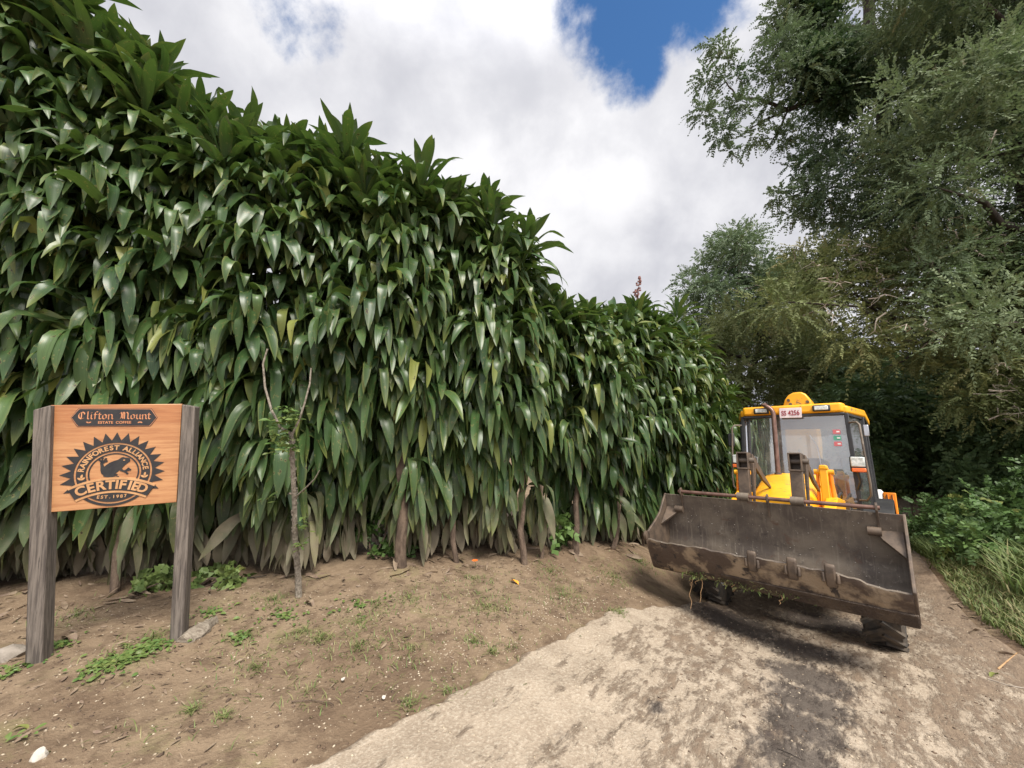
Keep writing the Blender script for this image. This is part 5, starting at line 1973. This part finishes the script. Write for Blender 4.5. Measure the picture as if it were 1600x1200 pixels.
# mirrors and lamp brackets
for sg in (-1, 1):
    m = MB()
    m.tube([(sg * .69, 1.12, 2.55), (sg * .77, 1.02, 2.54), (sg * .80, 1.0, 2.50), (sg * .815, 1.0, 2.1), (sg * .835, 1.0, 1.70), (sg * .83, 1.02, 1.55), (sg * .78, 1.08, 1.48), (sg * .70, 1.12, 1.48)], .014, 8)
    br = m.build('mirror_arm', M['steel'], ld, smooth=60)
    m = MB()
    m.box((sg * .905, 1.03, 2.36), (.15, .035, .26))
    m.bar((sg * .80, 1.0, 2.42), (sg * .90, 1.02, 2.42), .02, .02)
    if sg < 0:
        m = MB()
        m.box((sg * .83, 1.03, 2.30), (.10, .035, .22))
        m.build('mirror', M['black'], br, bevel=.015)
    else:
        m = MB()
        m.box((sg * .86, 1.05, 2.42), (.06, .03, .16))
        m.build('mirror', M['chrome'], br, bevel=.01)
    m = MB()
    m.box((sg * .735, 1.03, 1.955), (.175, .10, .21))
    hl = m.build('headlamp', M['black'], ld, bevel=.02)
    m = MB()
    m.box((sg * .735, .975, 1.985), (.15, .03, .135))
    m.build('lens', M['lens'], hl, bevel=.012)
    m = MB()
    m.box((sg * .74, .975, 1.875), (.15, .03, .055))
    m.build('indicator', M['amber'], hl, bevel=.01)
    m = MB()
    m.tube([(sg * .72, 1.05, 1.87), (sg * .74, 1.06, 1.72), (sg * .70, 1.10, 1.62)], .018, 6)
    m.build('lamp_bracket', M['black'], hl, smooth=60)
# mudguards over the rear wheels and side tank
for sg in (-1, 1):
    m = MB()
    pr = []
    for j in range(9):
        a = R(10) + R(150) * j / 8
        pr.append((2.17 - .80 * math.cos(a), .72 + .80 * math.sin(a)))
    outp = pr + [(2.17 - .76 * math.cos(R(10) + R(150) * j / 8), .72 + .76 * math.sin(R(10) + R(150) * j / 8)) for j in range(8, -1, -1)]
    a_, b_ = sorted((sg * .58, sg * 1.02))
    m.prism(outp, a_, b_, 'x')
    m.build('mudguard', M['black'], ld, bevel=.006)
m = MB()
m.box((-.55, .95, .72), (.3, .8, .4))
m.box((.55, .95, .72), (.3, .8, .4))
m.build('side_tank', M['black'], ld, bevel=.03)

# loader arms
for sg in (-1, 1):
    m = MB()
    u_ = sg * .50
    m.prism([(-.62, .62), (-.74, .80), (-.70, .95), (-.2, 1.34), (.2, 1.50), (.95, 1.46), (1.0, 1.30), (.3, 1.26), (-.3, 1.02)], u_ - .06, u_ + .06, 'x')
    arm = m.build('loader_arm', M['yellow'], ld, bevel=.012)
    m = MB()
    m.tube([(u_, .95, 1.36), (u_, .95, 1.36 + .02)], .02, 8)
    m.tube([(u_ - .1, .97, 1.38), (u_ + .1, .97, 1.38)], .05, 12)
    m.build('pivot_pin', M['steel'], arm, smooth=50)
# upright tilt ram and its casing beside the bonnet
for u_, zt_ in ((.445, 1.85), (-.48, 1.80)):
    m = MB()
    m.box((u_, .2, (zt_ + 1.2) / 2), (.085, .10, zt_ - 1.2))
    m.prism([(u_ - .05, zt_ - .02), (u_ + .05, zt_ - .02), (u_ + .035, zt_ + .035), (u_ - .035, zt_ + .035)], .14, .26, 'y')
    lv = m.build('tilt_lever', M['yellow'], ld, bevel=.012)
    m = MB()
    m.tube([(u_ + .085, .2, 1.1), (u_ + .065, .2, zt_ - .05)], .022, 10)
    m.tube([(u_ - .085, .2, 1.1), (u_ - .065, .2, zt_ - .05)], .018, 10)
    m.build('ram_rod', M['orange'], lv, smooth=60)
    m = MB()
    m.tube([(u_ - .10, .2, zt_ - .05), (u_ + .10, .2, zt_ - .05)], .032, 12)
    m.build('pivot_pin', M['yellow'], lv, smooth=60)

for pts_ in ([(.38, .95, 1.45), (.36, .7, 1.62), (.40, .4, 1.66), (.44, .25, 1.55)], [(-.40, .95, 1.45), (-.44, .6, 1.58), (-.46, .3, 1.5)], [(.52, .9, 1.42), (.56, .55, 1.55), (.53, .28, 1.45)],
             [(.30, -.30, 1.25), (.38, -.5, 1.38), (.36, -.72, 1.30)], [(-.30, -.30, 1.25), (-.40, -.5, 1.36), (-.36, -.72, 1.30)]):
    m = MB()
    sm = []
    P3_ = [Vector(p) for p in pts_]
    for i_ in range(len(P3_) - 1):
        p0_, p1_, p2_, p3_ = P3_[max(i_ - 1, 0)], P3_[i_], P3_[i_ + 1], P3_[min(i_ + 2, len(P3_) - 1)]
        for j in range(5):
            t = j / 5
            sm.append(.5 * ((2 * p1_) + (p2_ - p0_) * t + (2 * p0_ - 5 * p1_ + 4 * p2_ - p3_) * t * t + (3 * p1_ - p0_ - 3 * p2_ + p3_) * t ** 3))
    sm.append(P3_[-1])
    m.tube(sm, .013, 8)
    m.build('hydraulic_hose', M['black'], ld, smooth=60)
for sg in (-1, 1):
    m = MB()
    m.box((sg * .20, 1.0, 1.7925), (.05, .05, .012))
    m.build('bonnet_catch', M['black'], hood, bevel=.004)

# the bucket: curled back, cutting edge forward
PR = [(-.915, 1.392), (-.84, 1.12), (-.80, .90), (-.83, .70), (-.93, .57), (-1.08, .525), (-1.271, .538), (-1.37, .69), (-1.458, .850)]
PR = np.array(PR)


def dens_profile(P_, k=4):
    t = np.arange(len(P_))
    tt = np.linspace(0, len(P_) - 1, (len(P_) - 1) * k + 1)
    # centripetal-ish smoothing only on the heel
    return np.stack([np.interp(tt, t, P_[:, 0]), np.interp(tt, t, P_[:, 1])], 1)


D = dens_profile(PR)
tg = np.gradient(D, axis=0)
tg /= np.linalg.norm(tg, axis=1)[:, None]
nrm2 = np.stack([tg[:, 1], -tg[:, 0]], 1)      # towards the inside or outside
if ((D + nrm2 * .1).mean(0) - np.array([-1.15, 1.0])) @ ((D).mean(0) - np.array([-1.15, 1.0])) > 0 and np.linalg.norm((D + nrm2 * .1)[12] - np.array([-1.15, .95])) > np.linalg.norm(D[12] - np.array([-1.15, .95])):
    nrm2 = -nrm2
us = np.linspace(-1.12, 1.12, 57)


def lipshift(u):
    w_ = .006 * math.sin(u * 9) + .005 * math.sin(u * 23 + 1) + .004 * math.sin(u * 51)
    if u > .62:
        w_ -= .045 * min(1, (u - .62) / .2) + (.035 if u > .86 else .035 * max(0, (u - .8) / .06))
    return w_


m = MB()
vs = []
for u_ in us:
    sh = lipshift(u_)
    for lay in (0, 1):
        for i_ in range(len(D)):
            p = D[i_] + nrm2[i_] * (.022 if lay else 0)
            wq = max(0, (i_ - len(D) + 5) / 4)
            p = p + tg[-1] * sh * wq
            vs.append((u_, p[0], p[1]))
k = len(D)
fs = []
for a_ in range(len(us) - 1):
    for i_ in range(k - 1):
        o0, o1 = a_ * 2 * k, (a_ + 1) * 2 * k
        fs.append((o0 + i_, o0 + i_ + 1, o1 + i_ + 1, o1 + i_))
        fs.append((o0 + k + i_, o1 + k + i_, o1 + k + i_ + 1, o0 + k + i_ + 1))
    o0, o1 = a_ * 2 * k, (a_ + 1) * 2 * k
    fs.append((o0 + k - 1, o0 + 2 * k - 1, o1 + 2 * k - 1, o1 + k - 1))
    fs.append((o0, o1, o1 + k, o0 + k))
m.add(vs, fs)
bucket = m.build('bucket', M['steel'], ld, smooth=35)
# caked underside of the floor: a skin of mud on the outside
m = MB()
i0 = 20
rows = list(range(i0, k))
vs = []
for u_ in us:
    sh = lipshift(u_)
    for i_ in rows:
        wq = max(0, (i_ - len(D) + 5) / 4)
        n_ = -nrm2[i_]
        th = .006 + .010 * (0.5 + .5 * math.sin(u_ * 7 + i_ * 1.7) * math.sin(u_ * 17 - i_)) if i_ < k - 1 else .002
        p = D[i_] + n_ * th + tg[-1] * sh * wq
        vs.append((u_, p[0], p[1]))
kr = len(rows)
fs = [(a_ * kr + j, a_ * kr + j + 1, (a_ + 1) * kr + j + 1, (a_ + 1) * kr + j) for a_ in range(len(us) - 1) for j in range(kr - 1)]
m.add(vs, fs)
m.build('mud_coat', M['mud'], bucket, smooth=60)
# doubled heel strip
m = MB()
m.prism([(-1.26, .50), (-1.32, .575), (-1.355, .615), (-1.325, .63), (-1.27, .56), (-1.10, .545), (-1.10, .50)], -.35, 1.135, 'x')
m.build('heel_strip', M['mudwet'], bucket, bevel=.012)
m = MB()
m.prism([(-1.26, .515), (-1.325, .60), (-1.30, .62), (-1.25, .56), (-1.10, .545), (-1.10, .515)], -1.13, -.35, 'x')
m.build('heel_strip', M['mudwet'], bucket, bevel=.012)
# cheeks
for sg in (-1, 1):
    m = MB()
    pol = [(-.915, 1.40), (-1.00, 1.30), (-1.10, 1.16), (-1.24, 1.06), (-1.40, .965), (-1.485, .91), (-1.475, .845), (-1.37, .69), (-1.271, .53), (-1.08, .515), (-.93, .56), (-.82, .70), (-.785, .90), (-.83, 1.12)]
    if sg > 0:
        pol = [(-.915, 1.40), (-.97, 1.28), (-1.06, 1.12), (-1.20, 1.0), (-1.34, .90), (-1.43, .82), (-1.44, .80), (-1.37, .69), (-1.271, .53), (-1.08, .515), (-.93, .56), (-.82, .70), (-.785, .90), (-.83, 1.12)]
    a_, b_ = sorted((sg * 1.115, sg * 1.14))
    m.prism(pol, a_, b_, 'x')
    ck = m.build('side_cheek', M['rust'], bucket, bevel=.006)
    # inner gusset with pin boss
    m = MB()
    g0 = .93 if sg < 0 else .90
    m.add([(sg * 1.112, -.90, 1.235), (sg * g0, -.89, 1.225), (sg * 1.112, -1.10, 1.02), (sg * 1.112, -.875, 1.235), (sg * g0, -.865, 1.225), (sg * 1.112, -1.07, 1.0),
           (sg * (g0 + .06), -.97, 1.15), (sg * (g0 + .06), -.94, 1.13)],
          [(0, 1, 6, 2), (3, 5, 7, 4), (0, 3, 4, 1), (1, 4, 7, 6), (6, 7, 5, 2), (2, 5, 3, 0)])
    m.build('gusset', M['rust'], ck, bevel=.006)
    m = MB()
    m.tube([(sg * g0 - sg * .04, -.925, 1.215), (sg * (g0 + .06), -.925, 1.215)], .042, 12)
    m.build('pin_boss', M['rust'], ck, smooth=50)
    if sg < 0:
        m = MB()
        m.lathe([(0, .028), (0, .05), (.03, .05), (.03, .028)], 20, Matrix.Translation((-1.145, -1.455, .90)), True)
        m.build('lug', M['rust'], ck, smooth=40)
# top rail and its eye plates
m = MB()
m.tube([(-.93, -.965, 1.435), (.97, -.965, 1.435)], .021, 12)
rail = m.build('fork_rail', M['pipe'], bucket, smooth=50)
for u_ in (-.90, .05, .945):
    m = MB()
    m.prism([(-1.0, 1.46), (-.965, 1.485), (-.93, 1.46), (-.90, 1.36), (-.90, 1.24), (-.925, 1.24), (-.955, 1.36), (-1.0, 1.41)], u_ - .009, u_ + .009, 'x')
    m.build('eye_plate', M['rust'], rail, bevel=.003)
# flipped-back forks
for u_ in (-.19, .325):
    m = MB()
    z1 = 1.95
    m.box((u_, -.86, 1.545), (.115, .08, .42))
    # hollow heel: four walls and a back
    zc0, zc1 = 1.752, z1
    m.box((u_ - .055, -.84, (zc0 + zc1) / 2), (.014, .16, zc1 - zc0))
    m.box((u_ + .055, -.84, (zc0 + zc1) / 2), (.014, .16, zc1 - zc0))
    m.box((u_, -.84, zc1 - .008), (.11, .16, .018))
    m.box((u_, -.84, zc0 + .006), (.11, .16, .018))
    m.box((u_, -.775, (zc0 + zc1) / 2), (.11, .02, zc1 - zc0))
    # tine running back over the bonnet side
    m.prism([(-.78, 1.94), (-.66, 1.90), (-.30, 1.72), (.05, 1.58), (.04, 1.55), (-.32, 1.64), (-.66, 1.78), (-.78, 1.35)], u_ + .055, u_ + .083, 'x')
    fk = m.build('pallet_fork', M['rust'], bucket, bevel=.005)
    m = MB()
    m.tube([(u_ - .065, -.84, 1.86), (u_ + .115, -.84, 1.86)], .03, 10)
    m.build('pin', M['steel'], fk, smooth=50)
    m = MB()
    m.lathe([(-.06, .025), (-.06, .045), (.06, .045), (.06, .025)], 16, Matrix.Translation((u_, -.965, 1.435)), True)
    m.build('sleeve', M['steel'], fk, smooth=50)
# teeth / clamp stubs on the lip
for u_, zz_ in ((-.02, .1), (.315, .1), (.60, .1)):
    m = MB()
    m.prism([(-1.475, .90), (-1.455, .925), (-1.43, .90), (-1.405, .80), (-1.395, .74), (-1.42, .71), (-1.47, .80)], u_ - .04, u_ + .04, 'x')
    m.box((u_ + .052, -1.44, .80), (.03, .05, .09))
    m.box((u_ - .052, -1.44, .80), (.03, .05, .09))
    m.build('tooth', M['rust'], bucket, bevel=.014)
# roots and torn grass hanging from the heel
m = MB()
for _ in range(8):
    u_ = random.choice((random.gauss(-.62, .05), random.gauss(-.25, .08), random.uniform(-.9, .4)))
    p = Vector((u_, -1.29 + random.uniform(-.02, .03), .53))
    pts_ = [p]
    ln = random.choice((.05, .08, .1, .3)) * random.uniform(.7, 1.2)
    for j in range(5):
        p = p + Vector((random.uniform(-.03, .03), random.uniform(-.03, .01), -ln / 5))
        pts_.append(p)
    m.tube(pts_, [.004, .004, .0035, .003, .0025, .002], 5)
tag(m.build('hanging_roots', M['bamboo'], bucket, smooth=60), kind='stuff')
n = 300
uu = np.concatenate([rng.normal(-.62, .07, n // 3), rng.normal(-.2, .13, n // 3), rng.normal(.15, .12, n // 6), rng.uniform(-1.0, .45, n // 6)])
P = np.stack([uu, -1.30 + rng.normal(0, .02, n), .545 + rng.normal(0, .025, n)], 1)
L = .02 + .07 * rng.random(n) ** 2
v = strap_leaves(P, math.pi + rng.normal(0, .9, n), rng.normal(0, R(30), n), -R(70) * rng.random(n), np.full(n, .4), np.full(n, .2), L, L * .18, rng.normal(0, .4, n), np.stack([rng.random(n), 0 * L, rng.random(n) ** 1.5], 1), nseg=4, ncross=3)
tag(np_mesh('torn_grass', v[0], v[1], M['grass'], bucket, v[2], smooth=True), kind='stuff')
# dirt lying in the bucket
n = 500
uu = rng.uniform(-1.05, 1.05, n)
tt = rng.uniform(0, 8, n)
P = np.stack([uu, np.interp(tt, np.arange(9), PR[:, 0]), np.interp(tt, np.arange(9), PR[:, 1])], 1)
off = np.stack([np.interp(tt * 4, np.arange(k), nrm2[:, 0]), np.interp(tt * 4, np.arange(k), nrm2[:, 1])], 1) * .024
P[:, 1:] += off
v = crumbs(P, .003 + .007 * rng.random(n) ** 2)
tag(np_mesh('bucket_grit', v[0], v[1], M['stone'], bucket), kind='stuff')

# backhoe behind the cab
m = MB()
m.box((0, 2.95, .85), (2.1, .28, .4))
m.build('rear_frame', M['yellow'], ld, bevel=.02)
m = MB()
bu = -.17
m.prism([(-.40, .9), (-.42, 2.3), (-.40, 3.18), (-.36, 3.30), (-.30, 3.38), (-.22, 3.425), (-.09, 3.43), (-.02, 3.38), (.05, 3.26), (.10, 3.0), (.12, 2.5), (.02, .9)], 2.95, 3.32, 'y')
boom = m.build('backhoe_boom', M['yellow'], ld, bevel=.03, segs=3)
m = MB()
for x_, z_ in ((-.30, 3.27), (.0, 3.22), (-.27, 3.19)):
    m.tube([(x_, 2.92, z_), (x_, 3.35, z_)], .028, 12)
m.build('pivot_pin', M['rust'], boom, smooth=50)
m = MB()
m.prism([(3.34, 3.18), (3.6, 3.0), (3.62, 1.3), (3.42, 1.25), (3.40, 2.7)], bu - .12, bu + .12, 'x')
m.build('dipper', M['yellow'], ld, bevel=.02)
m = MB()
m.prism([(3.4, 1.25), (3.7, 1.3), (3.95, .95), (3.8, .55), (3.35, .6), (3.5, .8), (3.62, 1.0), (3.42, 1.1)], bu - .3, bu + .3, 'x')
m.build('rear_bucket', M['rust'], ld, bevel=.01)
for sg in (-1, 1):
    m = MB()
    a_ = sg * .965
    m.box((a_, 3.0, 1.1), (.155, .16, 1.04))
    m.box((a_ - .03, 2.915, 1.42), (.02, .02, .34))
    m.box((a_ + .03, 2.915, 1.42), (.02, .02, .34))
    stb = m.build('stabiliser', M['orange'], ld, bevel=.015)
    m = MB()
    m.box((a_ - .03, 2.903, 1.42), (.012, .012, .34))
    m.box((a_ + .03, 2.903, 1.42), (.012, .012, .34))
    m.build('slot', M['black'], stb)
    m = MB()
    m.tube([(a_ - sg * .135, 2.98, 1.0), (a_ - sg * .135, 2.98, 1.62), (a_ - sg * .135, 2.98, 1.66)], [.065, .065, .04], 14)
    m.build('stabiliser_ram', M['white'], stb, smooth=50)
    m = MB()
    m.box((a_ - sg * .2, 2.96, 1.3), (.1, .1, .34))
    m.build('ram_mount', M['orange'], stb, bevel=.012)


# repeats share a group
GROUPS = {'tree': 'trees beyond the hedge and over the track', 'hedge': 'strap-leaf hedges along the left side', 'bush': 'bushes and seedlings at the edges of the track and hedge',
          'leaf': 'single fallen leaves on the ground', 'twig': 'loose sticks and twigs on the ground', 'rock': 'loose rocks on the dirt bank'}
for o in list(COL.objects):
    if o.parent is None and o.get('category') in GROUPS:
        o['group'] = GROUPS[o['category']]
